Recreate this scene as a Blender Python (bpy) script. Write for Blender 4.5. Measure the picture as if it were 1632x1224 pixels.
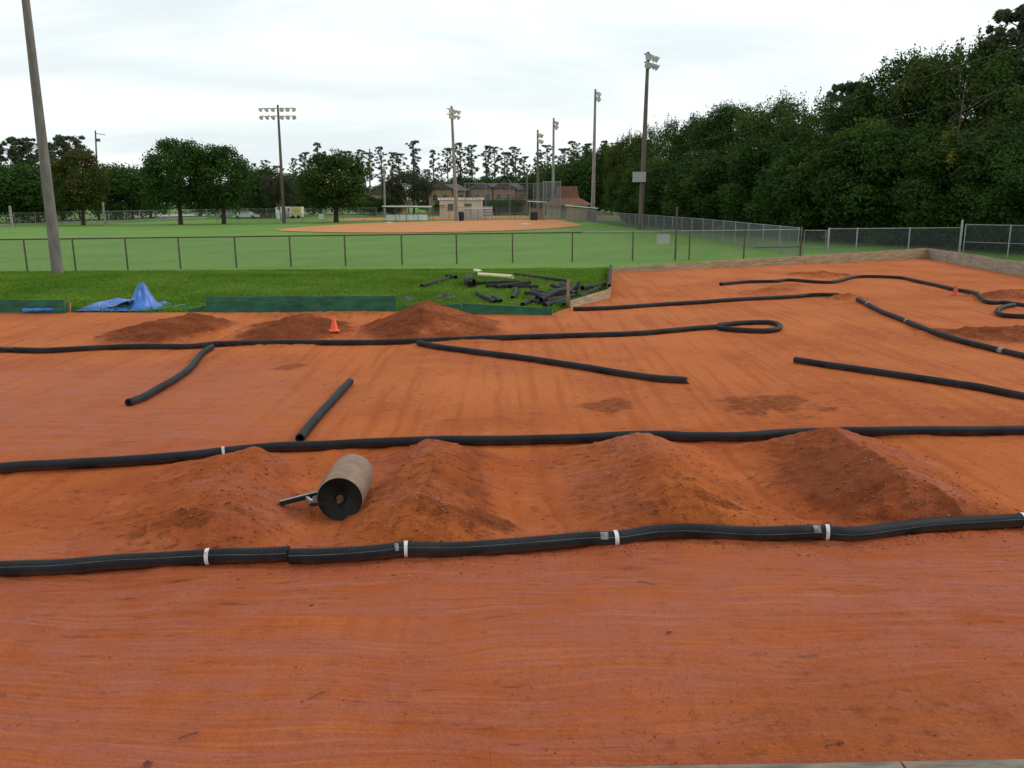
import bpy, math, random
import numpy as np
from mathutils import Vector, Matrix

for o in list(bpy.data.objects):
    bpy.data.objects.remove(o)
random.seed(7)
rng = np.random.default_rng(11)
scene = bpy.context.scene
COL = scene.collection

# ------------------------------------------------------------------ camera
F = 1320.0                      # focal length in photograph pixels (1632 wide)
CH = 2.8                        # eye height above the track
PITCH = math.atan(292.0 / F)
ROLL = 0.0065
fwd = Vector((0, math.cos(PITCH), -math.sin(PITCH)))
U0 = Vector((0, math.sin(PITCH), math.cos(PITCH)))
X0 = Vector((1, 0, 0))
cright = X0 * math.cos(ROLL) - U0 * math.sin(ROLL)
cup = X0 * math.sin(ROLL) + U0 * math.cos(ROLL)
CAM = Vector((0, 0, CH))
cd = bpy.data.cameras.new('camera')
cam = bpy.data.objects.new('camera', cd)
COL.objects.link(cam)
cd.sensor_width = 36.0
cd.lens = 36.0 * F / 1632.0
cd.clip_start = 0.1
cd.clip_end = 6000
M3 = Matrix((cright, cup, -fwd)).transposed()
cam.matrix_world = Matrix.Translation(CAM) @ M3.to_4x4()
scene.camera = cam

# ------------------------------------------------------------------ world, sun, exposure
SUN_EL, SUN_AZ = math.radians(34), math.radians(72)     # azimuth from +Y towards +X
world = bpy.data.worlds.new('World')
scene.world = world
world.use_nodes = True
wn = world.node_tree
wn.nodes.clear()


class NT:
    """small helper to write node graphs"""
    def __init__(self, tree):
        self.t = tree

    def n(self, typ, ins=None, **props):
        nd = self.t.nodes.new(typ)
        for k, v in props.items():
            setattr(nd, k, v)
        for k, v in (ins or {}).items():
            s = nd.inputs[k]
            if isinstance(v, bpy.types.NodeSocket):
                self.t.links.new(v, s)
            elif isinstance(v, bpy.types.Node):
                self.t.links.new(v.outputs[0], s)
            else:
                s.default_value = v
        return nd

    def math(self, op, a, b=0.0, clamp=False):
        return self.n('ShaderNodeMath', {0: a, 1: b}, operation=op, use_clamp=clamp).outputs[0]

    def mix(self, f, a, b, blend='MIX'):
        nd = self.n('ShaderNodeMix', {0: f, 6: a, 7: b}, data_type='RGBA', blend_type=blend)
        return nd.outputs[2]

    def ramp(self, f, lo, hi, a=0.0, b=1.0):
        return self.n('ShaderNodeMapRange', {0: f, 1: lo, 2: hi, 3: a, 4: b}, interpolation_type='SMOOTHSTEP').outputs[0]

    def noise(self, vec, scale, detail=4, rough=0.55, dist=0.0):
        return self.n('ShaderNodeTexNoise', {'Vector': vec, 'Scale': scale, 'Detail': detail, 'Roughness': rough, 'Distortion': dist}).outputs[0]

    def mapping(self, vec, loc=(0, 0, 0), rot=(0, 0, 0), scale=(1, 1, 1)):
        return self.n('ShaderNodeMapping', {0: vec, 1: loc, 2: rot, 3: scale}).outputs[0]

    def attr(self, name):
        return self.n('ShaderNodeAttribute', attribute_name=name).outputs['Fac']


w = NT(wn)
tc = w.n('ShaderNodeTexCoord').outputs['Generated']
sky = w.n('ShaderNodeTexSky', sky_type='NISHITA', sun_disc=False)
sky.sun_elevation = SUN_EL
sky.sun_rotation = SUN_AZ
sky.dust_density = 2.0
SKY_STRENGTH = 0.11
sep = w.n('ShaderNodeSeparateXYZ', {0: tc})
zc = w.math('MAXIMUM', sep.outputs[2], 0.0)
den = w.math('ADD', zc, 0.16)
cu = w.math('DIVIDE', sep.outputs[0], den)
cv = w.math('DIVIDE', sep.outputs[1], den)
cvec = w.n('ShaderNodeCombineXYZ', {0: cu, 1: cv, 2: 0.0})
cn = w.noise(w.mapping(cvec, loc=(3.1, 1.7, 0), rot=(0, 0, 0.5), scale=(0.55, 1.25, 1)), 0.9, 7, 0.55, 0.6)
cover = w.ramp(cn, 0.32, 0.55, 0.86, 1.0)
cloud = w.mix(w.ramp(cn, 0.33, 0.58), (8.25, 9.05, 9.35, 1), (9.1, 9.65, 9.5, 1))
skyc = w.mix(cover, sky.outputs[0], cloud)
bg = w.n('ShaderNodeBackground', {0: skyc, 1: SKY_STRENGTH})
wo = w.n('ShaderNodeOutputWorld', {0: bg.outputs[0]})

sd = bpy.data.lights.new('sun', 'SUN')
sd.energy = 1.35
sd.angle = math.radians(14)
sd.color = (1.0, 0.95, 0.88)
sun = bpy.data.objects.new('sun', sd)
COL.objects.link(sun)
sdir = Vector((math.sin(SUN_AZ) * math.cos(SUN_EL), math.cos(SUN_AZ) * math.cos(SUN_EL), math.sin(SUN_EL)))
sun.rotation_euler = (-sdir).to_track_quat('-Z', 'Y').to_euler()
sun.location = sdir * 60

scene.view_settings.view_transform = 'Standard'
scene.view_settings.look = 'None'
scene.view_settings.exposure = 0.0
scene.view_settings.gamma = 1.0
scene.view_settings.use_curve_mapping = False
scene.cycles.max_bounces = 4
scene.cycles.diffuse_bounces = 2
scene.cycles.glossy_bounces = 2
scene.cycles.transmission_bounces = 2


# ------------------------------------------------------------------ measuring helpers (survey of the place from the photograph)
def ray(x, y):
    return (cright * ((x - 816) / F) + cup * (-(y - 612) / F) + fwd)


def P(x, y, z=0.0):
    d = ray(x, y)
    return CAM + d * ((z - CH) / d.z)


def AT(x, y, Y):
    d = ray(x, y)
    return CAM + d * (Y / d.y)


FZ = -0.15                        # level of the ball field


def G(x, Y, z=FZ):
    """ground point seen in image column x at distance Y"""
    y = 330.0
    for _ in range(6):
        p = AT(x, y, Y)
        y += (p.z - z) * F / Y
    p = AT(x, y, Y)
    return Vector((p.x, Y, z))


# ------------------------------------------------------------------ numpy noise
def vnoise(x, y, seed=0):
    xi = np.floor(x).astype(np.int64); yi = np.floor(y).astype(np.int64)
    xf = x - xi; yf = y - yi
    u = xf * xf * (3 - 2 * xf); v = yf * yf * (3 - 2 * yf)

    def h(a, b):
        n = (a * 374761393 + b * 668265263 + seed * 974711) & 0xffffffff
        n = ((n ^ (n >> 13)) * 1274126177) & 0xffffffff
        return ((n ^ (n >> 16)) & 0xffff) / 65535.0
    return (h(xi, yi) * (1 - u) + h(xi + 1, yi) * u) * (1 - v) + (h(xi, yi + 1) * (1 - u) + h(xi + 1, yi + 1) * u) * v


def fbm(x, y, oct=4, seed=0, gain=0.5):
    s = 0; a = 1.0; t = 0
    for i in range(oct):
        s = s + a * (vnoise(x, y, seed + i * 17) - 0.5); t += a
        x = x * 2.03 + 5.1; y = y * 2.03 + 1.7; a *= gain
    return s / t * 2


def sstep(a, b, x):
    t = np.clip((x - a) / (b - a), 0, 1)
    return t * t * (3 - 2 * t)


# ------------------------------------------------------------------ object helpers
def tag(o, label=None, cat=None, group=None, kind=None):
    if label: o['label'] = label
    if cat: o['category'] = cat
    if group: o['group'] = group
    if kind: o['kind'] = kind
    return o


def empty(name, loc=(0, 0, 0), label=None, cat=None, group=None, rz=0.0):
    o = bpy.data.objects.new(name, None)
    COL.objects.link(o)
    o.location = loc
    o.rotation_euler = (0, 0, rz)
    o.empty_display_size = 0.1
    return tag(o, label, cat, group)


def link(name, me, parent=None, loc=None):
    o = bpy.data.objects.new(name, me)
    COL.objects.link(o)
    if parent: o.parent = parent
    if loc is not None: o.location = loc
    return o


def mesh_np(name, V, Q, mat, attrs=None, smooth=False, face_attrs=None):
    V = np.asarray(V, dtype=np.float32); Q = np.asarray(Q, dtype=np.int32)
    me = bpy.data.meshes.new(name)
    k = Q.shape[1]; n = len(Q)
    me.vertices.add(len(V)); me.vertices.foreach_set('co', V.ravel())
    me.loops.add(n * k); me.loops.foreach_set('vertex_index', Q.ravel())
    me.polygons.add(n)
    me.polygons.foreach_set('loop_start', np.arange(0, n * k, k, dtype=np.int32))
    me.polygons.foreach_set('loop_total', np.full(n, k, dtype=np.int32))
    if smooth:
        me.polygons.foreach_set('use_smooth', np.ones(n, dtype=bool))
    for a, arr in (attrs or {}).items():
        at = me.attributes.new(a, 'FLOAT', 'POINT'); at.data.foreach_set('value', np.asarray(arr, dtype=np.float32))
    for a, arr in (face_attrs or {}).items():
        at = me.attributes.new(a, 'FLOAT', 'FACE'); at.data.foreach_set('value', np.asarray(arr, dtype=np.float32))
    me.update(calc_edges=True)
    me.materials.append(mat)
    return me


class MB:
    def __init__(self, org=(0, 0, 0)):
        self.v = []; self.f = []; self.o = Vector(org); self.sm = []

    def add(self, vs, fs, smooth=False):
        b = len(self.v)
        self.v += [tuple(Vector(p) - self.o) for p in vs]
        self.f += [tuple(i + b for i in f) for f in fs]
        self.sm += [smooth] * len(fs)

    def box(self, c, s, rz=0.0):
        c = Vector(c); R = Matrix.Rotation(rz, 3, 'Z')
        vs = [c + R @ Vector((sx * s[0] / 2, sy * s[1] / 2, sz * s[2] / 2)) for sz in (-1, 1) for sy in (-1, 1) for sx in (-1, 1)]
        self.add(vs, [(0, 2, 3, 1), (4, 5, 7, 6), (0, 1, 5, 4), (2, 6, 7, 3), (0, 4, 6, 2), (1, 3, 7, 5)])

    def beam(self, p0, p1, wd, ht, up=(0, 0, 1)):
        """bar from p0 to p1, wd across, ht along up, centred"""
        p0 = Vector(p0); p1 = Vector(p1); d = (p1 - p0).normalized()
        s = d.cross(Vector(up)).normalized(); u = s.cross(d)
        vs = [p + s * a * wd / 2 + u * b * ht / 2 for p in (p0, p1) for a, b in ((-1, -1), (1, -1), (1, 1), (-1, 1))]
        self.add(vs, [(0, 1, 2, 3), (7, 6, 5, 4), (0, 4, 5, 1), (1, 5, 6, 2), (2, 6, 7, 3), (3, 7, 4, 0)])

    def tube(self, pts, rad, seg=8, caps=True, smooth=True):
        pts = [Vector(p) for p in pts]
        n = len(pts)
        if not hasattr(rad, '__len__'): rad = [rad] * n
        vs = []; fs = []
        ref = Vector((0, 0, 1))
        if abs((pts[-1] - pts[0]).normalized().z) > 0.8: ref = Vector((1, 0, 0))
        for i, p in enumerate(pts):
            d = (pts[min(i + 1, n - 1)] - pts[max(i - 1, 0)])
            if d.length < 1e-9: d = Vector((0, 0, 1))
            d.normalize()
            s = d.cross(ref).normalized(); u = s.cross(d)
            for k in range(seg):
                a = 2 * math.pi * k / seg
                vs.append(p + (s * math.cos(a) + u * math.sin(a)) * rad[i])
        for i in range(n - 1):
            for k in range(seg):
                a = i * seg + k; b = i * seg + (k + 1) % seg
                fs.append((a, b, b + seg, a + seg))
        self.add(vs, fs, smooth)
        if caps:
            self.add(vs[:seg], [tuple(range(seg))[::-1]]); self.add(vs[-seg:], [tuple(range(seg))])

    def mesh(self, name, mat):
        me = bpy.data.meshes.new(name)
        me.from_pydata(self.v, [], self.f)
        me.polygons.foreach_set('use_smooth', self.sm)
        me.materials.append(mat)
        me.update()
        return me

    def build(self, name, mat, parent=None, loc=None):
        return link(name, self.mesh(name, mat), parent, loc)


def catmull(pts, step):
    pts = [Vector(p) for p in pts]
    out = []
    n = len(pts)
    for i in range(n - 1):
        p0 = pts[max(i - 1, 0)]; p1 = pts[i]; p2 = pts[i + 1]; p3 = pts[min(i + 2, n - 1)]
        m = max(2, int((p2 - p1).length / step))
        for k in range(m):
            t = k / m
            out.append(0.5 * ((2 * p1) + (p2 - p0) * t + (2 * p0 - 5 * p1 + 4 * p2 - p3) * t * t + (3 * p1 - p0 - 3 * p2 + p3) * t ** 3))
    out.append(pts[-1])
    return out


# ------------------------------------------------------------------ materials
def newmat(name):
    m = bpy.data.materials.new(name)
    m.use_nodes = True
    m.node_tree.nodes.clear()
    return m, NT(m.node_tree)


def finish(nt, shader, disp=None):
    o = nt.n('ShaderNodeOutputMaterial', {0: shader})


def simple(name, col, rough=0.7, var=0.25, scale=3.0, metal=0.0, spec=0.3, bump=0.0, bscale=60.0, col2=None, stretch=(1, 1, 1), dirt=0.0, dirtcol=(0.2, 0.11, 0.06, 1)):
    m, t = newmat(name)
    co = t.n('ShaderNodeTexCoord').outputs['Object']
    co = t.mapping(co, scale=stretch)
    nz = t.noise(co, scale, 6, 0.6)
    c1 = tuple(c * (1 - var) for c in col) + (1,)
    c2 = tuple(min(1, c * (1 + var)) for c in (col2 or col)) + (1,)
    c = t.mix(t.ramp(nz, 0.3, 0.7), c1, c2)
    if dirt:
        nz2 = t.noise(co, scale * 0.7 + 1.3, 5, 0.65)
        c = t.mix(t.ramp(nz2, 0.5, 0.75, 0, dirt), c, dirtcol)
    ins = {'Base Color': c, 'Roughness': rough, 'Metallic': metal, 'Specular IOR Level': spec}
    if bump:
        b = t.n('ShaderNodeBump', {'Height': t.noise(co, bscale, 4, 0.6), 'Strength': bump, 'Distance': 0.02})
        ins['Normal'] = b.outputs[0]
    finish(t, t.n('ShaderNodeBsdfPrincipled', ins).outputs[0])
    return m


def mat_dirt():
    m, t = newmat('red_clay')
    pos = t.n('ShaderNodeNewGeometry').outputs['Position']
    damp = t.attr('damp'); pack = t.attr('pack'); soft = t.attr('soft')
    big = t.noise(pos, 0.45, 3, 0.55)
    mid = t.noise(pos, 2.3, 4, 0.6)
    fine = t.noise(pos, 38.0, 4, 0.65)
    # drag and broom marks that run across the lanes
    wv = t.n('ShaderNodeVectorMath', {0: pos, 1: t.n('ShaderNodeVectorMath', {0: t.n('ShaderNodeTexNoise', {'Vector': pos, 'Scale': 0.35, 'Detail': 2}).outputs[1], 1: (0.0, 0.9, 0)}, operation='MULTIPLY').outputs[0]}, operation='ADD').outputs[0]
    st1 = t.noise(t.mapping(wv, rot=(0, 0, -0.05), scale=(0.16, 3.2, 1)), 2.4, 5, 0.62)
    st2 = t.noise(t.mapping(wv, rot=(0, 0, -0.03), scale=(0.35, 9.0, 1)), 3.0, 4, 0.6)
    st3 = t.noise(t.mapping(pos, rot=(0, 0, 0.1), scale=(5.0, 0.22, 1)), 1.1, 3, 0.6)
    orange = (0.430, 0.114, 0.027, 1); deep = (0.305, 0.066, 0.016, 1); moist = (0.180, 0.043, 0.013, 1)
    pink = (0.330, 0.085, 0.046, 1); dark = (0.105, 0.024, 0.008, 1); pale = (0.52, 0.175, 0.060, 1)
    dry = t.attr('dry')
    c = t.mix(t.ramp(big, 0.35, 0.68), orange, deep)
    c = t.mix(t.math('MULTIPLY', dry, 0.62), c, pale)
    c = t.mix(t.math('MULTIPLY', t.ramp(mid, 0.5, 0.75), 0.40), c, pale)
    c = t.mix(t.math('MULTIPLY', t.ramp(st3, 0.48, 0.64), 0.50), c, deep)
    pk = t.math('MULTIPLY', pack, t.ramp(t.math('ADD', t.math('MULTIPLY', st1, .6), t.math('MULTIPLY', mid, .4)), 0.32, 0.62), clamp=True)
    c = t.mix(pk, c, pink)
    c = t.mix(t.math('MULTIPLY', pack, t.ramp(st2, 0.48, 0.66, 0, 0.55)), c, deep)
    c = t.mix(t.math('MULTIPLY', pack, t.ramp(st2, 0.47, 0.30, 0, 0.34)), c, pale)
    # short dark scuffs, dragged across the lane
    scn = t.noise(t.mapping(wv, loc=(7, 3, 0), rot=(0, 0, -0.04), scale=(1.5, 7.5, 1)), 1.7, 5, 0.68)
    ds2 = t.math('MULTIPLY', t.ramp(scn, 0.58, 0.67, 0, 0.62), t.ramp(big, 0.36, 0.60, 0.12, 1.0))
    c = t.mix(ds2, c, dark)
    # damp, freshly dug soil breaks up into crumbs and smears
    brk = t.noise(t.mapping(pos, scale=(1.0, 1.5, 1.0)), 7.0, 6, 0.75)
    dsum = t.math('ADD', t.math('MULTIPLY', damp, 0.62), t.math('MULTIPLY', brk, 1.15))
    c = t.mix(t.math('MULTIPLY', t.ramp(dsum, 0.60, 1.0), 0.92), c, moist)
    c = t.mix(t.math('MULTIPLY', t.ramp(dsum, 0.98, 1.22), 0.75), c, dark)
    spk = t.math('MULTIPLY', t.ramp(brk, 0.55, 0.63, 0, 0.66), t.ramp(t.math('ADD', t.math('MULTIPLY', big, .5), t.math('MULTIPLY', mid, .5)), 0.42, 0.58, 0.06, 1.0))
    spk = t.math('MULTIPLY', spk, t.math('SUBTRACT', 1.0, t.math('MULTIPLY', pack, 0.8)))
    c = t.mix(spk, c, dark)
    c = t.mix(t.ramp(fine, 0.55, 0.75, 0, 0.35), c, pale)
    c = t.mix(t.ramp(fine, 0.45, 0.25, 0, 0.35), c, deep)
    hgt = t.math('ADD', t.math('MULTIPLY', fine, 0.8), t.math('MULTIPLY', st2, pack))
    hgt = t.math('ADD', hgt, t.math('MULTIPLY', brk, t.math('ADD', 0.8, t.math('MULTIPLY', soft, 3.4))))
    b = t.n('ShaderNodeBump', {'Height': hgt, 'Strength': 0.9, 'Distance': 0.026})
    rough = t.math('SUBTRACT', 0.92, t.math('MULTIPLY', pk, 0.34))
    finish(t, t.n('ShaderNodeBsdfPrincipled', {'Base Color': c, 'Roughness': rough, 'Specular IOR Level': t.math('ADD', 0.10, t.math('MULTIPLY', pk, 0.10)), 'Normal': b.outputs[0]}).outputs[0])
    return m


def mat_grass():
    m, t = newmat('turf')
    pos = t.n('ShaderNodeNewGeometry').outputs['Position']
    lush = t.attr('lush')
    n1 = t.noise(pos, 0.16, 4, 0.55); n2 = t.noise(pos, 1.4, 5, 0.65); n3 = t.noise(pos, 22.0, 4, 0.7)
    mow = t.n('ShaderNodeTexWave', {'Vector': t.mapping(pos, rot=(0, 0, 0.35)), 'Scale': 0.11, 'Distortion': 1.2, 'Detail': 2.0, 'Detail Scale': 0.6}).outputs[1]
    a = t.mix(t.ramp(n1, 0.3, 0.7), (0.090, 0.200, 0.028, 1), (0.130, 0.255, 0.040, 1))
    a = t.mix(t.math('MULTIPLY', mow, 0.55), a, (0.145, 0.215, 0.062, 1))
    l = t.mix(t.ramp(n2, 0.3, 0.7), (0.052, 0.125, 0.010, 1), (0.090, 0.185, 0.016, 1))
    c = t.mix(lush, a, l)
    c = t.mix(t.ramp(n2, 0.58, 0.80, 0, 0.4), c, (0.15, 0.17, 0.055, 1))
    c = t.mix(t.ramp(n3, 0.5, 0.3, 0, 0.55), c, (0.030, 0.065, 0.012, 1))
    b = t.n('ShaderNodeBump', {'Height': n3, 'Strength': 0.7, 'Distance': 0.05})
    finish(t, t.n('ShaderNodeBsdfPrincipled', {'Base Color': c, 'Roughness': 0.85, 'Specular IOR Level': 0.15, 'Normal': b.outputs[0]}).outputs[0])
    return m


def mat_leaf(name, a, b, c2, trans=0.25):
    """leaf colours a..b by leaf, c2 an occasional turning leaf clump"""
    m, t = newmat(name)
    tint = t.attr('tint'); clump = t.attr('clump')
    c = t.mix(tint, a + (1,), b + (1,))
    c = t.mix(t.ramp(clump, 0.55, 1.0, 0, 0.8), c, c2 + (1,))
    d = t.n('ShaderNodeBsdfPrincipled', {'Base Color': c, 'Roughness': 0.7, 'Specular IOR Level': 0.10})
    tr = t.n('ShaderNodeBsdfTranslucent', {0: c})
    mx = t.n('ShaderNodeMixShader', {0: trans, 1: d.outputs[0], 2: tr.outputs[0]})
    finish(t, mx.outputs[0])
    return m


def mat_blade():
    m, t = newmat('grass_blade')
    tint = t.attr('tint')
    c = t.mix(tint, (0.065, 0.155, 0.008, 1), (0.180, 0.300, 0.030, 1))
    d = t.n('ShaderNodeBsdfPrincipled', {'Base Color': c, 'Roughness': 0.6, 'Specular IOR Level': 0.2})
    tr = t.n('ShaderNodeBsdfTranslucent', {0: c})
    finish(t, t.n('ShaderNodeMixShader', {0: 0.3, 1: d.outputs[0], 2: tr.outputs[0]}).outputs[0])
    return m


def mat_pipe():
    m, t = newmat('black_drain_pipe')
    pos = t.n('ShaderNodeNewGeometry').outputs['Position']
    nz = t.noise(pos, 2.5, 6, 0.65); n2 = t.noise(pos, 30, 4, 0.6)
    nor = t.n('ShaderNodeSeparateXYZ', {0: t.n('ShaderNodeTexCoord').outputs['Normal']}).outputs[2]
    c = t.mix(t.ramp(nz, 0.35, 0.7), (0.006, 0.007, 0.010, 1), (0.015, 0.017, 0.022, 1))
    # clay splashed and rubbed onto the lower half of the pipe
    low = t.math('MULTIPLY', t.ramp(nor, 0.15, -0.7), t.ramp(nz, 0.32, 0.58))
    c = t.mix(t.math('MULTIPLY', low, 0.7), c, (0.13, 0.048, 0.022, 1))
    c = t.mix(t.math('MULTIPLY', t.ramp(n2, 0.62, 0.8), 0.35), c, (0.13, 0.07, 0.045, 1))
    c = t.mix(t.ramp(t.noise(pos, 1.1, 5, 0.6), 0.56, 0.75, 0, 0.35), c, (0.055, 0.034, 0.026, 1))
    finish(t, t.n('ShaderNodeBsdfPrincipled', {'Base Color': c, 'Roughness': 0.66, 'Specular IOR Level': 0.22}).outputs[0])
    return m


M = {}
M['dirt'] = mat_dirt()
M['grass'] = mat_grass()
M['blade'] = mat_blade()
M['pipe'] = mat_pipe()
M['clod'] = simple('clay_clod', (0.29, 0.075, 0.018), 0.9, 0.45, 9.0)
M['stone'] = simple('pale_grit', (0.42, 0.22, 0.12), 0.9, 0.35, 9.0)
M['tape'] = simple('white_tape', (0.60, 0.61, 0.62), 0.5, 0.15, 14.0, dirt=0.75)
M['tapegrey'] = simple('muddy_tape', (0.17, 0.18, 0.19), 0.5, 0.7, 18.0, dirt=0.6)
M['stripe'] = simple('pale_stripe', (0.075, 0.095, 0.08), 0.7, 0.5, 5.0)
M['wood'] = simple('weathered_board', (0.36, 0.27, 0.17), 0.85, 0.25, 2.2, stretch=(1, 1, 7), bump=0.4, bscale=14, dirt=0.4, dirtcol=(0.26, 0.11, 0.05, 1))
M['greywood'] = simple('grey_board', (0.29, 0.25, 0.20), 0.85, 0.25, 2.0, stretch=(1, 1, 7), bump=0.4, bscale=14, dirt=0.25)
M['edgewood'] = simple('worn_edge_board', (0.17, 0.145, 0.12), 0.85, 0.3, 5.0, stretch=(1, 4, 4), bump=0.4, bscale=20, dirt=0.6, dirtcol=(0.26, 0.09, 0.04, 1))
M['stake'] = simple('wooden_stake', (0.27, 0.17, 0.10), 0.85, 0.3, 6.0)
M['green'] = simple('green_painted_board', (0.018, 0.115, 0.066), 0.6, 0.3, 2.2, stretch=(1, 1, 3), dirt=0.45, dirtcol=(0.17, 0.085, 0.045, 1))
M['tarp'] = simple('blue_tarp', (0.035, 0.145, 0.50), 0.42, 0.3, 4.0, spec=0.5, bump=0.5, bscale=14)
M['tarpback'] = simple('grey_tarp_back', (0.24, 0.27, 0.33), 0.55, 0.2, 4.0)
M['cone'] = simple('orange_cone', (0.80, 0.10, 0.03), 0.55, 0.12, 6.0)
M['cone2'] = simple('faded_red_cone', (0.52, 0.07, 0.04), 0.6, 0.15, 6.0)
M['concrete'] = simple('grey_concrete_pole', (0.24, 0.225, 0.205), 0.9, 0.22, 2.0, stretch=(3, 3, 0.6), bump=0.3, bscale=30, dirt=0.5, dirtcol=(0.12, 0.11, 0.10, 1))
M['concretedark'] = simple('weathered_concrete_pole', (0.165, 0.15, 0.135), 0.9, 0.22, 2.0, stretch=(3, 3, 0.6), bump=0.3, bscale=30, dirt=0.5, dirtcol=(0.08, 0.072, 0.065, 1))
M['woodpole'] = simple('brown_wood_pole', (0.125, 0.10, 0.08), 0.9, 0.25, 2.0, stretch=(3, 3, 0.4))
M['galv'] = simple('galvanised_steel', (0.23, 0.245, 0.255), 0.45, 0.15, 3.0, metal=0.3)
M['rust'] = simple('rusty_brown_steel', (0.085, 0.065, 0.045), 0.8, 0.3, 3.0)
M['wire'] = simple('chain_link_wire', (0.20, 0.22, 0.22), 0.55, 0.15, 3.0, metal=0.2)
M['wiredark'] = simple('dull_chain_link', (0.16, 0.17, 0.14), 0.7, 0.15, 3.0)
M['lamp'] = simple('floodlight_housing', (0.35, 0.36, 0.37), 0.45, 0.12, 3.0, metal=0.2)
M['lens'] = simple('floodlight_glass', (0.72, 0.72, 0.70), 0.15, 0.06, 3.0)
M['sign'] = simple('grey_back_of_sign', (0.34, 0.34, 0.33), 0.5, 0.06, 2.0, metal=0.2)
M['trunk'] = simple('tree_bark', (0.055, 0.042, 0.032), 0.95, 0.35, 3.0, bump=0.5, bscale=12)
M['palebark'] = simple('pale_bark', (0.26, 0.235, 0.20), 0.95, 0.25, 3.0)
M['pinebark'] = simple('pine_bark', (0.09, 0.07, 0.06), 0.95, 0.3, 2.0)
M['leaf'] = mat_leaf('dark_leaves', (0.018, 0.048, 0.010), (0.052, 0.105, 0.018), (0.105, 0.145, 0.028))
M['leaf2'] = mat_leaf('mid_leaves', (0.022, 0.052, 0.010), (0.060, 0.098, 0.018), (0.145, 0.150, 0.022))
M['leafolive'] = mat_leaf('olive_leaves', (0.034, 0.062, 0.014), (0.085, 0.120, 0.026), (0.13, 0.135, 0.040))
M['leafbrown'] = mat_leaf('turning_leaves', (0.040, 0.064, 0.012), (0.090, 0.105, 0.018), (0.125, 0.080, 0.038))
M['leafgrey'] = mat_leaf('grey_green_leaves', (0.036, 0.046, 0.028), (0.068, 0.075, 0.042), (0.085, 0.085, 0.055))
M['needle'] = mat_leaf('pine_needles', (0.055, 0.082, 0.046), (0.11, 0.14, 0.075), (0.125, 0.14, 0.09), 0.15)
M['twig'] = simple('dead_twigs', (0.13, 0.095, 0.075), 0.95, 0.3, 3.0)
M['pvc'] = simple('cream_plastic_pipe', (0.68, 0.58, 0.36), 0.45, 0.08, 4.0)
M['rag'] = simple('dark_plastic_sheet', (0.014, 0.015, 0.018), 0.45, 0.6, 5.0)
M['drum'] = simple('scuffed_steel_drum', (0.21, 0.14, 0.10), 0.6, 0.22, 6.0, metal=0.1, bump=0.3, bscale=40, dirt=0.8, dirtcol=(0.27, 0.115, 0.06, 1))
M['drumend'] = simple('black_drum_end', (0.012, 0.014, 0.013), 0.7, 0.4, 8.0)
M['hub'] = simple('rusty_hub', (0.10, 0.060, 0.022), 0.75, 0.4, 20.0)
M['blacksteel'] = simple('black_steel', (0.012, 0.012, 0.014), 0.4, 0.3, 8.0)
M['brightsteel'] = simple('worn_bright_steel', (0.36, 0.36, 0.37), 0.35, 0.15, 8.0, metal=0.4)
M['infield'] = simple('infield_clay', (0.46, 0.185, 0.062), 0.92, 0.12, 0.4, bump=0.2, bscale=4)
M['chalk'] = simple('white_base', (0.75, 0.70, 0.60), 0.7, 0.08)
M['road'] = simple('pale_pavement', (0.40, 0.385, 0.37), 0.9, 0.12, 0.6)
M['cream'] = simple('cream_wall', (0.56, 0.50, 0.38), 0.8, 0.08, 0.8, dirt=0.2)
M['tan'] = simple('tan_stucco', (0.32, 0.225, 0.145), 0.85, 0.1, 0.5)
M['tan2'] = simple('rose_stucco', (0.30, 0.185, 0.135), 0.85, 0.1, 0.5)
M['roofgrey'] = simple('grey_shingle', (0.085, 0.075, 0.078), 0.9, 0.25, 2.0)
M['roofbrown'] = simple('brown_shingle', (0.145, 0.072, 0.042), 0.9, 0.25, 2.5)
M['whiteroof'] = simple('white_metal_roof', (0.70, 0.70, 0.68), 0.5, 0.08, 1.0)
M['glass'] = simple('dark_window', (0.055, 0.055, 0.055), 0.15, 0.2, 2.0, spec=0.5)
M['trim'] = simple('window_trim', (0.33, 0.27, 0.20), 0.7, 0.08)
M['alum'] = simple('bare_aluminium', (0.50, 0.52, 0.53), 0.4, 0.08, 2.0, metal=0.3)
M['darkplastic'] = simple('dark_bin', (0.020, 0.022, 0.030), 0.5, 0.3)
M['carwhite'] = simple('white_car_paint', (0.68, 0.69, 0.70), 0.3, 0.05, 1.0, spec=0.5)
M['carsilver'] = simple('silver_car_paint', (0.40, 0.42, 0.44), 0.3, 0.05, 1.0, spec=0.5)
M['tyre'] = simple('tyre_rubber', (0.012, 0.012, 0.012), 0.8, 0.2)
M['yellow'] = simple('yellow_emblem', (0.45, 0.38, 0.07), 0.6, 0.1)
M['leafbit'] = simple('fallen_leaf', (0.16, 0.035, 0.028), 0.8, 0.3)

# ------------------------------------------------------------------ track outline and mounds
TRK = [(-60, 21.3)]
for a, b in ((0, 498), (330, 498), (632, 499), (740, 502), (880, 501), (911, 490)):
    p = P(a, b); TRK.append((p.x, p.y))
pc = P(972, 474); TRK.append((pc.x, pc.y))
pd = P(972, 435); TRK.append((pd.x, pd.y))
pe = P(1477, 412); TRK.append((pe.x, pe.y))
pf = P(1632, 441); TRK.append((pf.x, pf.y))
pg = pf + (pf - pe) * 2.6
TRK += [(pg.x, pg.y), (pg.x, -1.0), (-60, -1.0)]
TRK = np.array(TRK)


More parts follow.
